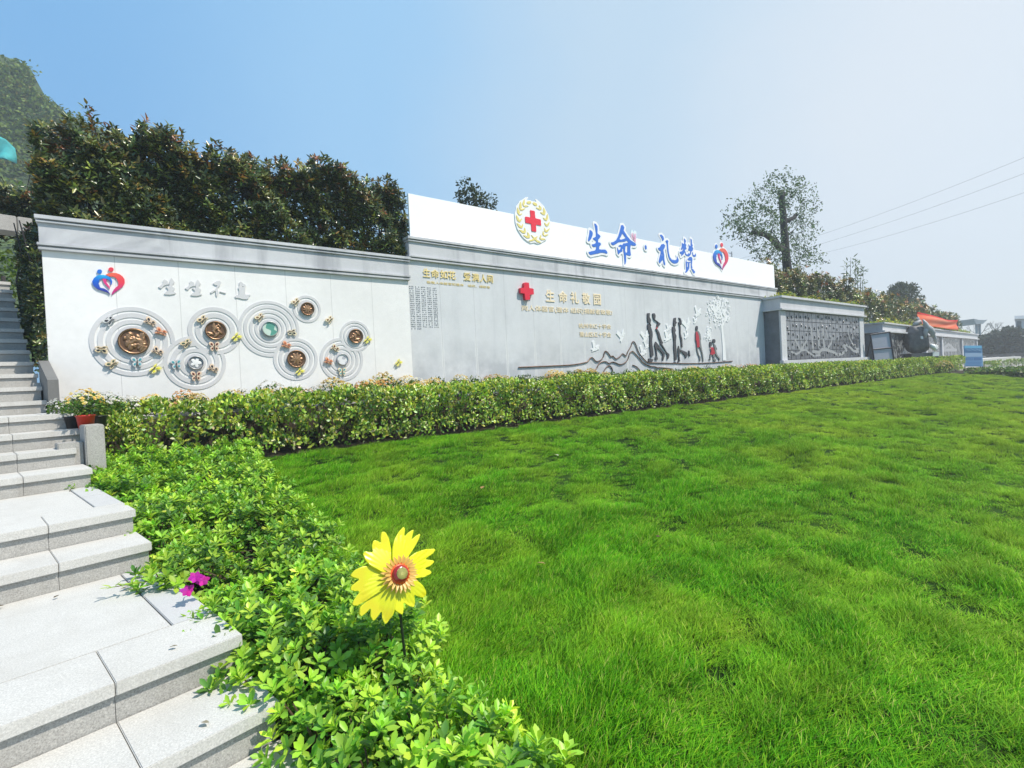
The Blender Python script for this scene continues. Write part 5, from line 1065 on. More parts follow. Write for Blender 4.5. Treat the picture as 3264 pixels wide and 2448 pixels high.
def build_hedge_protos():
    out = []
    for k in range(6):
        t = thing('hedge_shrub', 'yellow green variegated shrub clipped square in the long hedge row', 'shrub', (0, 0, -50), group='shrubs of the clipped hedge along the lawn'); link('foliage', euonymus_mesh(), LEAF_EU, t, world=False); stems('stem', 7, .13, .4, t, .006); out.append(t)
    return out
hp = build_hedge_protos(); x = -.08; i = 0
while x < 36.4:
    o = hp[i] if i < 6 else copy_tree(hp[random.randrange(6)])
    o.location = (x, HEDGE_Y+.32+random.uniform(-.02, .02), HEDGE_Z); o.rotation_euler = (0, 0, random.choice((0, math.pi))+random.uniform(-.06, .06)); o.scale = (random.uniform(.95, 1.15), random.uniform(.95, 1.05), random.uniform(.94, 1.05))
    x += .375+random.uniform(-.03, .03); i += 1
for ex_, ey_, es_ in ((-.16, HEDGE_Y+.20, .92), (-.06, HEDGE_Y-.02, .8)):
    o = copy_tree(hp[2]); o.location = (ex_, ey_, HEDGE_Z+.02); o.scale = (es_, es_*.8, es_); o.rotation_euler = (0, 0, 1.3)
# low hedges and bushes on the far right beyond the lawn
def hedge_row(name, label, pts, h, w, n, cols, wts, zb):
    P, D, N, C, L = [], [], [], [], []
    segs = [(Vector(a), Vector(b)) for a, b in zip(pts[:-1], pts[1:])]; Ls = [(b-a).length for a, b in segs]
    for k in range(n):
        a, b = random.choices(segs, Ls)[0]; u = random.random(); c = a+(b-a)*u; t_ = (b-a).normalized(); nn = Vector((-t_.y, t_.x, 0)); v = random.uniform(-1, 1); zz = random.random()
        if random.random() < .5: zz = 1-.12*random.random()
        else: v = math.copysign(1-.15*random.random(), v)
        q = c+nn*v*w/2*(.85+.2*math.sin(u*(b-a).length*3)); P.append((q.x, q.y, zb+h*zz*(.88+.16*math.sin(q.x*2.2+q.y)))); D.append(tuple(rdir(1, .3)[0])); N.append((random.gauss(0, .5)+nn.x*v*.5, random.gauss(0, .5)+nn.y*v*.5, 1)); C.append([g*random.uniform(.75, 1.25) for g in random.choices(cols, wts)[0]]); L.append(random.uniform(.07, .13))
    L = np.array(L); t = thing(name, label, 'hedge', pts[0]); link('foliage', leaf_mesh('foliage', P, D, N, L, L*.6, C), LEAF_EU, t)
    mb = MB()
    for a, b in segs:
        for k in range(int((b-a).length/.5)+1): c = a+(b-a)*(k*.5/max(.5, (b-a).length)); mb.tube([(c.x, c.y, zb-.1), (c.x+.03, c.y, zb+h*.6)], [.015, .008], 5)
    mb.build('stem', TWIG, t)
GR1 = [(.16, .26, .03), (.08, .17, .02), (.28, .36, .06), (.03, .07, .015)]
g = lambda x, y, Z: tuple(onZ(*zS(x, y), Z).to_2d())+(0,)
hedge_row('low_hedge', 'sunlit low clipped hedge at the far right behind the blue sign', [(44.5, 7.6, 0), (52, 8.4, 0), (58, 6.5, 0), (60, 3, 0)], .42, 1.2, 5200, GR1, (4, 2, 3, 1), .55)
hedge_row('low_hedge', 'middle low hedge curving right from the foot of the blue sign', [(34.5, 6.3, 0), (36.5, 5.6, 0), (38, 4.6, 0), (39.5, 3, 0)], .36, .9, 3600, GR1, (3, 4, 2, 1), .40)
hedge_row('low_hedge', 'front low hedge bordering the far right edge of the lawn', [(33.2, 6.3, 0), (33.2, 5.4, 0), (32.6, 4.6, 0), (32.3, 3.6, 0), (32.2, 2.4, 0)], .30, .7, 4200, GR1, (2, 4, 1.5, 1.5), .36)

# --- photinia hedge standing on the upper terrace above the white wall
PH = [(.026, .045, .014), (.050, .078, .020), (.105, .12, .03), (.19, .135, .035), (.22, .095, .045), (.20, .25, .06)]
def photinia(name, label, boxes, n, lscale=1.0, top_red=.5, cat='hedge', shoots=18, keep=-.85, tint=1.0):
    P, D, N, C, L = [], [], [], [], []
    vol = [(b[1]-b[0])*(b[3]-b[2])*(b[5]-b[4]) for b in boxes]; 
    while len(P) < n:
        b = random.choices(boxes, vol)[0]; u, v, w_ = random.random(), random.random(), random.random()
        f = random.random()
        if f < .5: v = .16*random.random()
        elif f < .75: w_ = 1-.14*random.random()
        x = b[0]+(b[1]-b[0])*u; y = b[2]+(b[3]-b[2])*v; topz = b[5]+min(1.3, lscale)*(.10*math.sin(x*2.3+1)+.08*math.sin(x*5.1+y*2)+.04*math.sin(x*11.3+y*5)+.05*math.sin(x*23+y*17)+.07*random.gauss(0, 1)*(w_ > .9))-.12-.16*max(0, min(1, (.8-x)/1.2))
        zz = b[4]+(topz-b[4])*w_; y += .10*math.sin(x*3.1+zz*2.7)+.07*math.sin(x*7+zz*5)
        q = (math.sin(x*6.1+zz*3)+math.sin(zz*7.3-x*2.2)+math.sin(x*2.9+y*5))/3
        if q < keep+.3*random.random(): continue
        red = max(0, (w_-.72)/.28)*top_red; base = random.choices(PH, (4, 3.4, 1.8+red*3, .35+4*red, .08+2*red, .8))[0]; ax = Vector((random.gauss(0, .45), random.gauss(-.75, .35), random.gauss(.75, .35))).normalized(); a_ = ax.orthogonal().normalized(); b_ = ax.cross(a_); o_ = random.random()*6; tone = random.uniform(.75, 1.3)*tint; c_ = Vector((x, y, zz))
        for i_ in range(7):
            an = o_+i_*2.399; rd = a_*math.cos(an)+b_*math.sin(an); k_in = i_/7
            P.append(tuple(c_-ax*.05*(1-k_in)*lscale)); D.append(tuple((rd*(1.1-.6*k_in)+ax*(.15+.6*k_in)).normalized())); N.append(tuple(ax-rd*(.1+.4*k_in))); C.append([g_*tone*random.uniform(.85, 1.15) for g_ in base]); L.append(random.uniform(.065, .115)*lscale)
    sh = []
    for k in range(shoots):
        b = random.choices(boxes, vol)[0]; x = random.uniform(b[0], b[1]); y = random.uniform(b[2]+.1, b[3]-.1); z0 = b[5]-.05; hgt = random.uniform(.10, .26)*lscale; lean = random.uniform(-.1, .1); sh.append((x, y, z0, hgt, lean))
        for j in range(30):
            w_ = j/29; an = j*2.4; P.append((x+lean*w_+random.gauss(0, .03), y+random.gauss(0, .03), z0+hgt*w_)); D.append((math.cos(an), math.sin(an), .3+.5*w_)); N.append((-math.cos(an)*.4, -math.sin(an)*.4, 1)); C.append([tint*g_*random.uniform(.8, 1.2) for g_ in random.choices(PH, (2, 2, 2, 2, 1.5, 1))[0]]); L.append(random.uniform(.06, .10)*lscale)
    L = np.array(L); t = thing(name, label, cat, (boxes[0][0], boxes[0][2], boxes[0][4])); link('foliage', leaf_mesh('foliage', P, D, N, L, L*.40, C, fold=.2, droop=.2), LEAF_PH, t)
    mb = MB()
    for b in boxes:
        for k in range(int((b[1]-b[0])/.35)+1):
            x = b[0]+.1+k*.35+random.uniform(-.1, .1); y = random.uniform(b[2]+.2, b[3]-.1); x = min(x, b[1]-.05); mb.tube([(x, y, b[4]-.15), (x+random.uniform(-.08, .08), y, (b[4]+b[5])/2), (x+random.uniform(-.15, .15), y, b[5]-.1)], [.022, .016, .007], 6)
    for x, y, z0, hgt, lean in sh: mb.tube([(x-lean, y, z0-.4), (x, y, z0), (x+lean, y, z0+hgt)], [.008, .006, .003], 5)
    mb.build('stem', BARK, t)
photinia('photinia_hedge', 'tall dark reddish green photinia hedge above the white wall', [(-.75, 4.42, 8.72, 10.0, 3.74, 5.28)], 52000, shoots=44, tint=1.4)
photinia('photinia_hedge', 'brownish shrub mass above the stone gateway beam at the left edge', [(-3.2, -.75, 12.0, 13.6, 4.4, 5.6)], 12000, 1.1, .9, shoots=3, tint=1.5)
photinia('photinia_hedge', 'dark overgrown shrub wall filling the gap between the stairs and the white wall end', [(-.80, -.725, 8.5, 9.0, 1.9, 3.9), (-.89, -.78, 9.0, 9.5, 2.1, 4.1), (-.98, -.86, 9.5, 10, 2.2, 4.1), (-1.07, -.95, 10, 10.5, 2.4, 4.15), (-1.15, -1.04, 10.5, 11, 2.6, 4.2)], 7500, .7, .05, shoots=0, keep=-1.2)
photinia('photinia_hedge', 'reddish topped hedge directly right of the signboard end', [(18.9, 22.4, 9.0, 10.6, 3.75, 5.25), (22.0, 27.5, 9.2, 10.8, 3.6, 5.35)], 18000, 1.3, .8, shoots=12, tint=1.5)
photinia('photinia_hedge', 'long olive hedge running away above the low stone building', [(27.5, 35, 9.2, 10.6, 2.9, 5.0), (35, 44, 9.9, 11.4, 2.9, 5.05), (44, 55.5, 10.7, 12, 2.9, 4.9)], 28000, 1.7, .5, shoots=10, tint=2.2)
# yellow-green creeper fringe along the tops of the stone blocks
def fringe(label, pts, n, h, ln):
    P, D, N, C, L = [], [], [], [], []; pts = [Vector(p) for p in pts]
    for k in range(n):
        u = random.random()*(len(pts)-1); i = int(u); c = pts[i]+(pts[i+1]-pts[i])*(u-i); P.append((c.x+random.gauss(0, .06), c.y+random.random()*.5, c.z+h*random.random()**1.6*(.6+.5*math.sin(c.x*3.1)))); D.append((random.gauss(0, .7), random.gauss(-.4, .5), random.gauss(.3, .5))); N.append((random.gauss(0, .4), -.3, 1)); C.append([g_*random.uniform(.75, 1.2) for g_ in random.choice([(.30, .34, .05), (.20, .28, .04), (.40, .36, .10), (.10, .18, .03)])]); L.append(ln*random.uniform(.6, 1.2))
    L = np.array(L); tag(link('creeper', leaf_mesh('creeper', P, D, N, L, L*.5, C), LEAF_SOFT), label, 'creeper')
fringe('yellow green creeper fringe along the top of the columbarium', [(17.6, 8.1, 3.77), (25, 8.1, 3.77)], 2600, .22, .09)
fringe('yellow green creeper fringe on the roof edge of the low building', [tuple(B0+BD*.3+BN*.1+UP*3.15), tuple(B0+BD*27+BN*.1+UP*3.15)], 3600, .26, .13)

# --- chrysanthemum plants in the bed between hedge and walls, and pots by the stairs
CH = {'yellow': [(.82, .68, .26), (.83, .76, .46), (.80, .60, .18)], 'white': [(.84, .84, .82), (.80, .80, .74)], 'pink': [(.72, .40, .52), (.80, .58, .66), (.62, .30, .46)], 'orange': [(.78, .50, .20), (.80, .60, .32), (.70, .38, .14)], 'green': []}
def mum(colr, nflo, seed):
    random.seed(seed); P, D, N, C, L = [], [], [], [], []
    for k in range(300):
        th = random.random()*6.28; ph = math.acos(random.random()); sh = random.uniform(.55, 1); d = Vector((math.sin(ph)*math.cos(th), math.sin(ph)*math.sin(th), math.cos(ph))); P.append((d.x*.19*sh, d.y*.19*sh, .08+d.z*.22*sh)); D.append(tuple((d+Vector((random.gauss(0, .6), random.gauss(0, .6), random.gauss(.2, .5)))).normalized())); N.append(tuple(d+UP*.6)); C.append([g_*random.uniform(.7, 1.2) for g_ in random.choice([(.10, .20, .03), (.06, .13, .025), (.18, .28, .05), (.05, .11, .04)])]); L.append(random.uniform(.03, .055))
    fol = leaf_mesh('foliage', P, D, N, np.array(L), np.array(L)*.5, C); fl = None
    if nflo:
        P, D, N, C, L = [], [], [], [], []
        for k in range(nflo):
            th = random.random()*6.28; ph = math.acos(1-.75*random.random()); d = Vector((math.sin(ph)*math.cos(th), math.sin(ph)*math.sin(th), math.cos(ph))); c = Vector((d.x*.2, d.y*.2, .10+d.z*.235+random.uniform(0, .03))); ax = (d+UP*.5).normalized(); a = ax.orthogonal().normalized(); b = ax.cross(a); base = random.choice(CH[colr]); r = random.uniform(.018, .027)
            for ring in range(2):
                for i in range(8):
                    an = i*.785+ring*.39; rd = a*math.cos(an)+b*math.sin(an); P.append(tuple(c)); D.append(tuple(rd*(1-.4*ring)+ax*(.25+.7*ring))); N.append(tuple(ax-rd*.3*ring)); C.append([min(.85, g_*random.uniform(.88, 1.1)) for g_ in base]); L.append(r*(1-.25*ring))
        fl = leaf_mesh('blossoms', P, D, N, np.array(L), np.array(L)*.55, C, fold=.1, droop=.1)
    return fol, fl
mums = {}
for c_i, (c, n) in enumerate((('yellow', 95), ('white', 60), ('pink', 50), ('orange', 70), ('green', 0))): mums[c] = [mum(c, n, 100+c_i*7+k) for k in range(2)]
random.seed(11)
LBL = {'yellow': 'yellow chrysanthemum plant in the bed below the walls', 'white': 'white flowered daisy plant in the bed below the walls', 'pink': 'pink chrysanthemum plant in the bed below the walls', 'orange': 'orange tinted chrysanthemum plant in the bed below the walls', 'green': 'plain green leafy plant in the bed below the walls'}
def put_mum(c, x, y, z_, sc, label=None, group=True):
    fol, fl = mums[c][random.randrange(2)]; t = thing('chrysanthemum_plant', label or LBL[c], 'flower plant', (x, y, z_), random.random()*6.28, (c+' plants in the flower bed') if group else None); t.scale = (sc, sc, sc*random.uniform(.9, 1.15))
    link('foliage', fol, LEAF_SOFT, t, world=False)
    if fl: link('blossoms', fl, PETALM, t, world=False)
x = .05
while x < 16.5:
    for yy in (7.76, 8.02, 8.3):
        wt = (4, 2.2, .4, 1.2, 1.2) if x < 1.6 else ((3.2, 1.6, .7, 2.0, 1.6) if x < 4.5 else ((1.4, .9, .8, .8, 3.2) if x < 8 else (.5, .4, 0, .3, 4)))
        c = random.choices(('yellow', 'white', 'pink', 'orange', 'green'), wt)[0]; put_mum(c, x+random.uniform(-.12, .12), yy+random.uniform(-.06, .06), 1.20, random.uniform(.82, 1.05)+(.22 if yy > 8.2 and 1.6 < x < 9 else 0)-(.1 if x < 1 else 0))
    x += .36
p = onPl(3010, 1185, (0, 6.5, 0), Vector((0, 1, 0))); put_mum('yellow', p.x, 6.5, lawn_z(p.x, 6.5), 1.7, 'wide yellow chrysanthemum clump on the lawn near the far end of the hedge', False)
POTR = mat('red_plastic_pot', (.55, .045, .025), .45); POTB = mat('black_plastic_pot', (.02, .02, .022), .5)
pot = lambda mb, r, h: mb.lathe([(.001, 0), (r*.74, 0), (r*.96, h*.9), (r*1.04, h*.9), (r*1.06, h), (r*.95, h), (r*.9, h*.86), (.001, h*.86)], n=24)
for px, py, r, h, mm_, lb, c, sc, dY in ((275, 1366, .075, .13, POTR, 'red plastic flower pot standing by the stone pier', 'yellow', .78, 0), (240, 1366, .085, .12, POTB, 'black plastic flower pot left of the red pot', 'green', .6, .12), (312, 1362, .08, .11, POTB, 'black plastic flower pot right of the red pot', 'white', .72, .1)):
    q = onZ(px, py, 1.222); q = Vector((q.x, q.y, 0)); 
    if dY: q = q*(1+dY/q.length)
    t = thing('flower_pot', lb, 'pot', (q.x, q.y, 1.222)); mb = MB(); pot(mb, r, h); mb.build('pot', mm_, t, smooth=True, world=False)
    mb = MB(); mb.lathe([(.001, h*.88), (r*.9, h*.88)], n=20); mb.build('potting_soil', SOIL, t, world=False)
    put_mum(c, q.x, q.y, 1.222+h*.8, sc, {'yellow': 'pale yellow flowered plant growing in the red pot', 'green': 'green plant growing in the black pot beside the stairs', 'white': 'white daisy plant growing in the black pot by the hedge end'}[c], False)
q = onZ(190, 1318, 1.372)
for k, (dx, dy) in enumerate(((0, .12), (.2, .2), (.38, .15))): put_mum('white', q.x+dx, q.y+dy, 1.30, .62+.08*k, ('white daisy plant at the corner of the kerb block', 'white daisy plant between the kerb block and the red pot', 'tall white daisy plant behind the red pot')[k], False)

# ================================================================ TREES, HILL, FAR THINGS
def tree(name, label, trunk_paths, centres, nleaf, ln, cols, wts, lm=LEAF_SOFT, aspect=.5, group=None):
    t = thing(name, label, 'tree', trunk_paths[0][0][0] if False else tuple(trunk_paths[0][0])[:3], group=group); mb = MB()
    for pts in trunk_paths: mb.tube([p[:3] for p in pts], [p[3] for p in pts], 8)
    mb.build('trunk', BARK, t, smooth=True)
    P, C, N, D = [], [], [], []; tot = sum(c[6] if len(c) > 6 else c[3]*c[4]*c[5] for c in centres)
    for c in centres:
        k = int(nleaf*(c[3]*c[4]*c[5])/sum(q[3]*q[4]*q[5] for q in centres)); p, v = cloud(k, c[:3], c[3:6], lump=.35, shell=.35); P.append(p)
    P = np.concatenate(P); n = len(P); L = ln*RNG.uniform(.6, 1.25, n)
    link('crown', leaf_mesh('crown', P, rdir(n, -.1), rdir(n, .6), L, L*aspect, pick(n, cols, wts)), lm, t)
TY = 11.0
def ty(px, py, dy=0.): v = onY(px, py, TY); return (v.x, v.y+dy, v.z)
zT = zm(2290, 530, 1760/350)
def tp(L): return [tuple(ty(*zT(x, y)))+(r*.8,) for x, y, r in L]
T1 = tp([(1105, 1640, .26), (1090, 1520, .25), (1075, 1300, .23), (1050, 1000, .21), (1040, 800, .20), (1010, 500, .17), (1000, 385, .165)])
tb0 = T1[0]; T1 = [(tb0[0]+.05, tb0[1], 3.6, .30)]+T1
T2 = tp([(1060, 1340, .17), (960, 1290, .16), (860, 1170, .155), (760, 1100, .14), (640, 1075, .12), (545, 1060, .11)])
T3 = tp([(1060, 900, .13), (1150, 850, .12), (1220, 820, .11), (1245, 770, .10)]); T4 = tp([(1040, 500, .10), (1050, 440, .09), (1052, 415, .085)])
T5 = tp([(1000, 1260, .04), (920, 1130, .03), (850, 1040, .02)]); T6 = tp([(830, 1110, .04), (870, 980, .025), (890, 900, .012)]); T7 = tp([(1110, 1120, .04), (1160, 1060, .025), (1250, 980, .012)])
def tc_(x, y, rx, rz): v = ty(*zT(x, y)); k = 29/FPX/5.03; return (v[0], v[1], v[2], rx*k*1.9, .9, rz*k)
tree('pollard_tree', 'pollarded tree with black trunk stubs and sparse fine leaves behind the grey wall', [T1, T2, T3, T4, T5, T6, T7],
     [tc_(1040, 300, 200, 200), tc_(1310, 620, 190, 300), tc_(820, 520, 180, 220), tc_(620, 850, 380, 200), tc_(420, 1000, 200, 140), tc_(1300, 1020, 200, 220), tc_(700, 1200, 220, 140), tc_(1180, 1380, 280, 160), tc_(860, 1420, 160, 130), tc_(1450, 1500, 180, 120)], 5200, .13, [(.10, .17, .10), (.06, .11, .07), (.17, .23, .15), (.04, .06, .045)], (3, 3, 2, 2), aspect=.42)
p = onY(1512, 655, 15); tree('small_tree', 'small dark round tree peeking over the signboard', [[(p.x, p.y, 3.7, .09), (p.x, p.y, p.z, .05)]], [(p.x-.25, p.y, p.z+.25, .45, .45, .55), (p.x+.45, p.y, p.z+.1, .42, .42, .5)], 900, .13, [(.03, .055, .025), (.05, .08, .03)], (1, 1))
p = onY(1292, 735, 13); tree('small_tree', 'dark bush top showing between the photinia hedge and the signboard', [[(p.x, p.y, 3.7, .06), (p.x, p.y, p.z, .04)]], [(p.x, p.y, p.z-.1, .35, .35, .5)], 500, .11, [(.025, .05, .02), (.04, .065, .025)], (1, 1))
p = onY(2872, 930, 14); tree('small_tree', 'wide dark tree behind the long olive hedge on the right', [[(p.x, p.y, 2.9, .16), (p.x+.1, p.y, p.z-.3, .12), (p.x-.3, p.y, p.z+.3, .06)]], [(p.x+dx, p.y, p.z+dz, rx, .9, rz) for dx, dz, rx, rz in ((0, .3, 1.1, .55), (1.6, .1, 1.0, .5), (2.8, -.5, .8, .5), (-1.5, -.2, .7, .35), (.6, -.7, 1.2, .4))], 2600, .2, [(.03, .055, .03), (.05, .075, .045)], (1, 1))
# young bamboo-like shoots
t = thing('bamboo_shoots', 'thin upright bamboo shoots sticking up from the hedge', 'bamboo', tuple(onY(2720, 950, 10.2)))
P, D, N, L = [], [], [], []; mb = MB()
for px, py in ((2700, 835), (2712, 820), (2728, 822), (2745, 845), (2752, 860), (2690, 870), (2735, 850)):
    a = onY(px, py, 10.2); b = onY(px-4, 985, 10.2); mb.tube([b, (a+b)/2, a], [.02, .015, .006], 5)
    for k in range(46): u = random.random()**.7; c = b+(a-b)*u; P.append((c.x+random.gauss(0, .12), c.y+random.gauss(0, .1), c.z)); D.append(tuple(rdir(1, .4)[0])); N.append(tuple(rdir(1, .8)[0])); L.append(random.uniform(.14, .28))
link('leaves', leaf_mesh('leaves', P, D, N, np.array(L), np.array(L)*.22, pick(len(P), [(.08, .13, .06), (.14, .19, .10)], (1, 1))), LEAF_SOFT, t); mb.build('culm', BARK, t)
# ivy and bright shrub seen past the gateway
p = onPl(10, 880, tuple(EP*12.5), EP); tree('bright_shrub', 'bright green bush seen under the gateway beam', [[(p.x, p.y, 2.6, .05), (p.x, p.y, p.z, .03)]], [(p.x-.1, p.y, p.z, .45, .4, .55), (p.x-.5, p.y+.3, p.z-.3, .5, .4, .5)], 900, .09, [(.16, .26, .03), (.10, .19, .03), (.25, .34, .07)], (1, 1, 1))
# teal netting on the slope at the left edge
t_ = MB(); q = [atD(-60, 405, 30), atD(-20, 408, 30), atD(34, 452, 30), atD(50, 520, 30), atD(-60, 530, 30)]; nn_ = FW
vs = []; fs = []
for i in range(14):
    for j in range(10):
        u, v = i/13, j/9; top_ = q[0].lerp(q[2], u) if u < .8 else q[2].lerp(q[3], (u-.8)/.2); b_p = q[4].lerp(q[3], u); c = top_.lerp(b_p, v)+FW*(.2*math.sin(u*9+v*4)+v*-.5); vs.append(tuple(c))
for i in range(13):
    for j in range(9): fs.append((i*10+j, i*10+j+1, (i+1)*10+j+1, (i+1)*10+j))
t_.add(vs, fs); o = t_.build('slope_netting', mat('teal_net', (.03, .30, .31), .8, noise=(.2, 3)), None, smooth=True); tag(o, 'teal construction netting draped over the slope at the left edge', 'netting'); o.modifiers.new('thick', 'SOLIDIFY').thickness = .02
# wooded hill on the left
ridge = [(-260, 40), (-120, 110), (0, 188), (33, 222), (36, 250), (79, 263), (131, 301), (165, 298), (192, 318), (220, 350), (261, 390), (299, 420), (420, 520), (560, 640), (760, 760)]
DHL = 46
rp_ = [atD(x, y, DHL+abs(x)*.01) for x, y in ridge]; vs = []; fs = []; away = FW.copy(); away.z = 0; away.normalize(); NR = 12
for p in rp_:
    for j in range(NR):
        u = j/(NR-1); c = p-away*(u*27)-RT*0; zz = p.z*(1-u)**1.25+3*u; vs.append((c.x+2*math.sin(j*1.7+p.z), c.y, zz))
    vs.append((p.x+away.x*30, p.y+away.y*30, -.5))
for i in range(len(rp_)-1):
    for j in range(NR-1): fs.append((i*(NR+1)+j, i*(NR+1)+j+1, (i+1)*(NR+1)+j+1, (i+1)*(NR+1)+j))
    fs.append((i*(NR+1), (i+1)*(NR+1), (i+1)*(NR+1)+NR, i*(NR+1)+NR))
hm = MB(); hm.add(vs, fs); tag(hm.build('hill', mat('hill_undergrowth', (.045, .075, .025), 1, noise=(.5, .4)), smooth=True), kind='structure')
P = []; C = []
V3 = [Vector(v) for v in vs]
for k in range(4200):
    i = random.randrange(len(rp_)-1); j = min(NR-2, int((NR-1)*random.random()**1.3)); u, v = random.random(), random.random(); a, b, c, d = (V3[i*(NR+1)+j], V3[i*(NR+1)+j+1], V3[(i+1)*(NR+1)+j+1], V3[(i+1)*(NR+1)+j]); p = a.lerp(b, u).lerp(d.lerp(c, u), v); r = random.uniform(.5, 1.1)
    base = np.array(random.choices([(.10, .17, .03), (.15, .22, .035), (.06, .12, .03), (.17, .17, .04)], (3, 3, 3, 1))[0]); q, w = cloud(16, tuple(p), (r, r, r*.8), shell=.7); P.append(q); C.append(base*RNG.uniform(.8, 1.25, (len(q), 1)))
P = np.concatenate(P); C = np.concatenate(C); n = len(P); L = RNG.uniform(.2, .38, n)
tag(link('hill_forest', leaf_mesh('hill_forest', P, rdir(n, .1), rdir(n, 1.2), L, L*.75, C), LEAF_SOFT), kind='stuff')

# far right: dark hazy hedge, bare tree, pavilion eave, pale building, low rubble wall
def far_hedge(name, label, pts, D, depth, n, ln, cols):
    P = []; Cc = []
    for k in range(n):
        u = random.random(); i = int(u*(len(pts)-1)); f = u*(len(pts)-1)-i; x = pts[i][0]+(pts[i+1][0]-pts[i][0])*f; yt = pts[i][1]+(pts[i+1][1]-pts[i][1])*f+random.gauss(0, 2.5); yb = pts[i][2]; y = yt+(yb-yt)*random.random()**1.1; P.append(tuple(atD(x, y, D+random.random()*depth)))
    n = len(P); L = ln*RNG.uniform(.6, 1.2, n); t = thing(name, label, 'hedge', tuple(atD(pts[0][0], pts[0][2], D))); link('foliage', leaf_mesh('foliage', P, rdir(n, .2), rdir(n, .9), L, L*.55, pick(n, cols, [1]*len(cols))), LEAF_SOFT, t)
    mb = MB()
    for k in range(7): x = pts[0][0]+(pts[-1][0]-pts[0][0])*(k+.5)/7; a = atD(x, pts[0][2]+4, D+depth*.5); mb.tube([(a.x, a.y, .3), (a.x, a.y, a.z+1.2)], [.09, .05], 6)
    mb.build('stem', BARK, t)
far_hedge('dark_hedge', 'dark bluish hedge mass at the far right edge behind the blue sign', [(3110, 1085, 1142), (3140, 1068, 1142), (3180, 1060, 1142), (3215, 1045, 1142), (3245, 1050, 1142), (3300, 1050, 1142), (3380, 1040, 1142)], 58, 5, 5200, .42, [(.02, .04, .03), (.03, .055, .035), (.015, .03, .025)])
t = thing('bare_tree', 'hazy leafless twiggy tree above the dark hedge', 'tree', tuple(atD(3150, 1080, 66))); mb = MB()
def twig(p, d, l, r, k):
    q = p+d*l; mb.tube([p, p+d*l*.5+Vector((random.gauss(0, .05), random.gauss(0, .05), 0)), q], [r, r*.8, r*.6], 5)
    if k > 0:
        for _ in range(3): e = (d+Vector((random.gauss(0, .5), random.gauss(0, .5), random.gauss(.1, .3)))).normalized(); twig(q, e, l*.7, r*.55, k-1)
for px in (3135, 3165, 3200): twig(atD(px, 1095, 66), Vector((random.gauss(0, .2), random.gauss(0, .2), 1)).normalized(), 1.1, .09, 4)
mb.build('branches', mat('pale_twig', (.16, .17, .16), .9), t)
t = thing('pale_building', 'pale building corner with a square pillar at the far right edge', 'building', tuple(atD(3270, 1135, 62)))
def fbox(mb, x0, y0, x1, y1, D, depth):
    a = [atD(x0, y1, D), atD(x1, y1, D)]; zt_ = atD(x0, y0, D).z; zb_ = a[0].z; o0 = (a[0]-CAM).normalized()*depth; o1 = (a[1]-CAM).normalized()*depth; c = [a[0], a[1], a[1]+o1, a[0]+o0]; mb.hexa([(v.x, v.y, zb_) for v in c], [(v.x, v.y, zt_) for v in c])
PALE = mat('pale_render', (.60, .62, .62), .7, noise=(.08, 1)); 
mb = MB(); fbox(mb, 3238, 1018, 3400, 1064, 62, 5); mb.build('upper_wall', PALE, t); mb = MB(); fbox(mb, 3234, 1007, 3400, 1017.5, 61.6, 6); mb.build('roof_edge', mat('white_render', (.80, .81, .82), .7), t)
mb = MB(); fbox(mb, 3243, 1024, 3257, 1062, 61.95, .04); mb.build('window', mat('dark_glass', (.06, .09, .09), .1), t)
mb = MB(); fbox(mb, 3234, 1064.5, 3400, 1076, 61.5, 6); mb.build('ledge', mat('white_render', (.80, .81, .82), .7), t); mb = MB(); fbox(mb, 3240, 1076.3, 3400, 1145, 62, 5); mb.build('lower_wall', mat('grey_render', (.22, .24, .24), .8, noise=(.2, 1)), t)
t = thing('pavilion_roof', 'upturned grey pavilion eave just visible beyond the end of the hedge', 'pavilion', tuple(atD(3125, 1060, 64)))
mb = MB(); E0 = [atD(3105, 1016, 64), atD(3122, 1020, 64), atD(3138, 1020, 64), atD(3148, 1018.5, 64), atD(3134, 1032, 64), atD(3112, 1034, 64)]; mb.add([tuple(p) for p in E0]+[tuple(p+away*3) for p in E0], [(0, 1, 2, 3, 4, 5), (11, 10, 9, 8, 7, 6)]+[(i, i+6, (i+1) % 6+6, (i+1) % 6) for i in range(6)]); mb.build('eave', mat('haze_pale_tile', (.42, .46, .46), .8), t)  # tile colour lightened so that the haze is painted in
mb = MB(); 
for px in (3112, 3122): a = atD(px, 1032, 64.5); mb.tube([(a.x, a.y, .4), tuple(a)], .14, 8)
mb.build('column', mat('haze_pale_tile', (.42, .46, .46), .8), t)
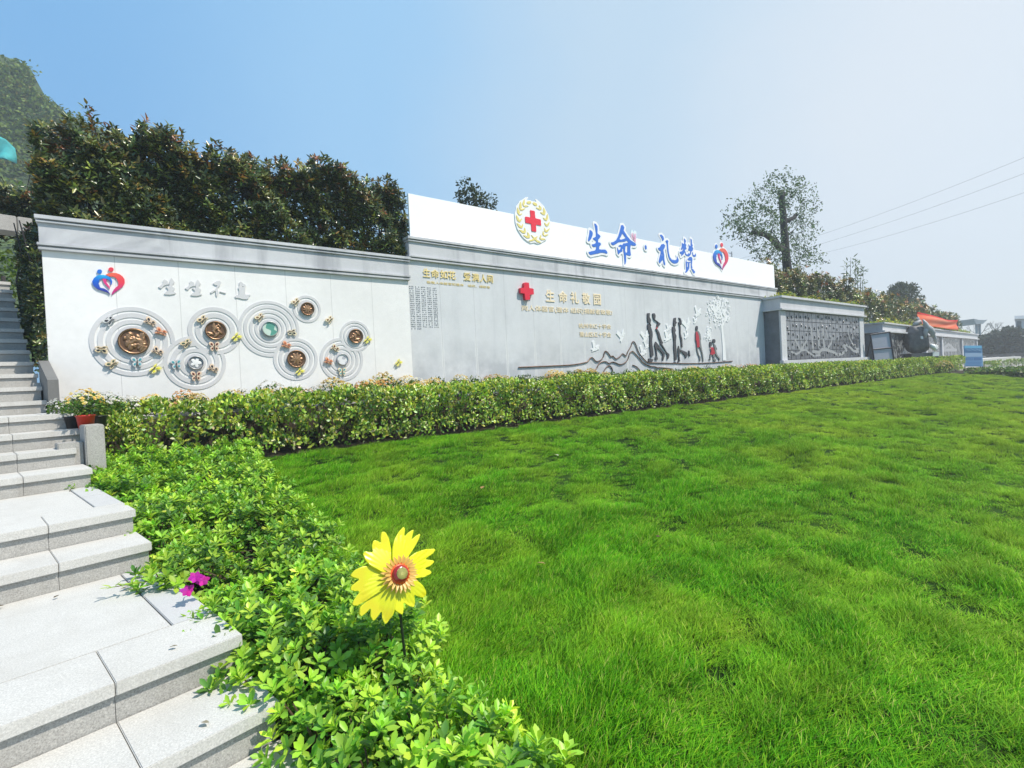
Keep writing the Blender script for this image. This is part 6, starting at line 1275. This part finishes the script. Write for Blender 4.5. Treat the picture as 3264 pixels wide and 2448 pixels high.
# low rubble wall in front of the dark hedge
mb = MB(); fbox(mb, 3100, 1133, 3400, 1152, 50, 1); t = thing('rubble_wall', 'low dark rubble stone wall at the far right behind the low hedge', 'wall', tuple(atD(3150, 1152, 50))); mb.build('core', mat('dark_rubble', (.08, .08, .08), .9, noise=(.5, 3), bumpv=1, scale=4), t)
mb = MB()
for k in range(46): a = atD(3105+k*6.2, 1137+random.uniform(-1, 9), 49.95); r = random.uniform(.10, .2); mb.lathe([(.001, -r*.6), (r*.8, -r*.4), (r, 0), (r*.8, r*.4), (.001, r*.6)], tuple(a), 8)
mb.build('stones', mat('rubble_stone', (.20, .20, .20), .85, noise=(.4, 3)), t, smooth=True)
# power lines and their far pole
for i, (p0_, p1_) in enumerate((((2330, 832), (3420, 437)), ((2330, 852), (3420, 493)), ((2400, 853), (3420, 560)))):
    a, b = atD(*p0_, 118), atD(*p1_, 62); L_ = [a.lerp(b, k/24)-UP*(1.2*(1-(2*k/24-1)**2)) for k in range(25)]
    mb = MB(); mb.tube(L_, [.021]*25, 4); o = mb.build('power_line', mat('cable_grey', (.16, .17, .18), .7)); tag(o, ('highest of the three thin overhead cables crossing the right sky', 'middle of the three thin overhead cables crossing the right sky', 'lowest of the three thin overhead cables crossing the right sky')[i], 'power line')
t = thing('utility_pole', 'distant utility pole top just above the signboard beside the heart emblem', 'utility pole', tuple(atD(2332, 836, 118))); mb = MB(); a = atD(2332, 802, 118); mb.tube([(a.x, a.y, 0), tuple(a)], [.22, .14], 8); mb.build('pole', mat('concrete_pole', (.22, .23, .25), .8), t)
mb = MB(); mb.tube([atD(2322, 806, 118), atD(2334, 808, 118)], .10, 6); mb.tube([atD(2322, 818, 118), atD(2335, 820, 118)], .10, 6); mb.build('crossarm', mat('concrete_pole', (.22, .23, .25), .8), t)

# ---- thin sunlit haze: one even box of air round the whole place
hz = MB(); hz.box((-70, -60, -1.7), (190, 130, 31)); ho = hz.build('haze', None); tag(ho, kind='stuff'); ho.visible_shadow = True
m = bpy.data.materials.new('haze_air'); m.use_nodes = True; nt = m.node_tree; nt.nodes.clear(); om = nt.nodes.new('ShaderNodeOutputMaterial'); pv_ = nt.nodes.new('ShaderNodeVolumePrincipled')
pv_.inputs['Color'].default_value = (.90, .95, 1, 1); pv_.inputs['Density'].default_value = .0030; pv_.inputs['Anisotropy'].default_value = .25; nt.links.new(pv_.outputs[0], om.inputs['Volume']); ho.data.materials.append(m)
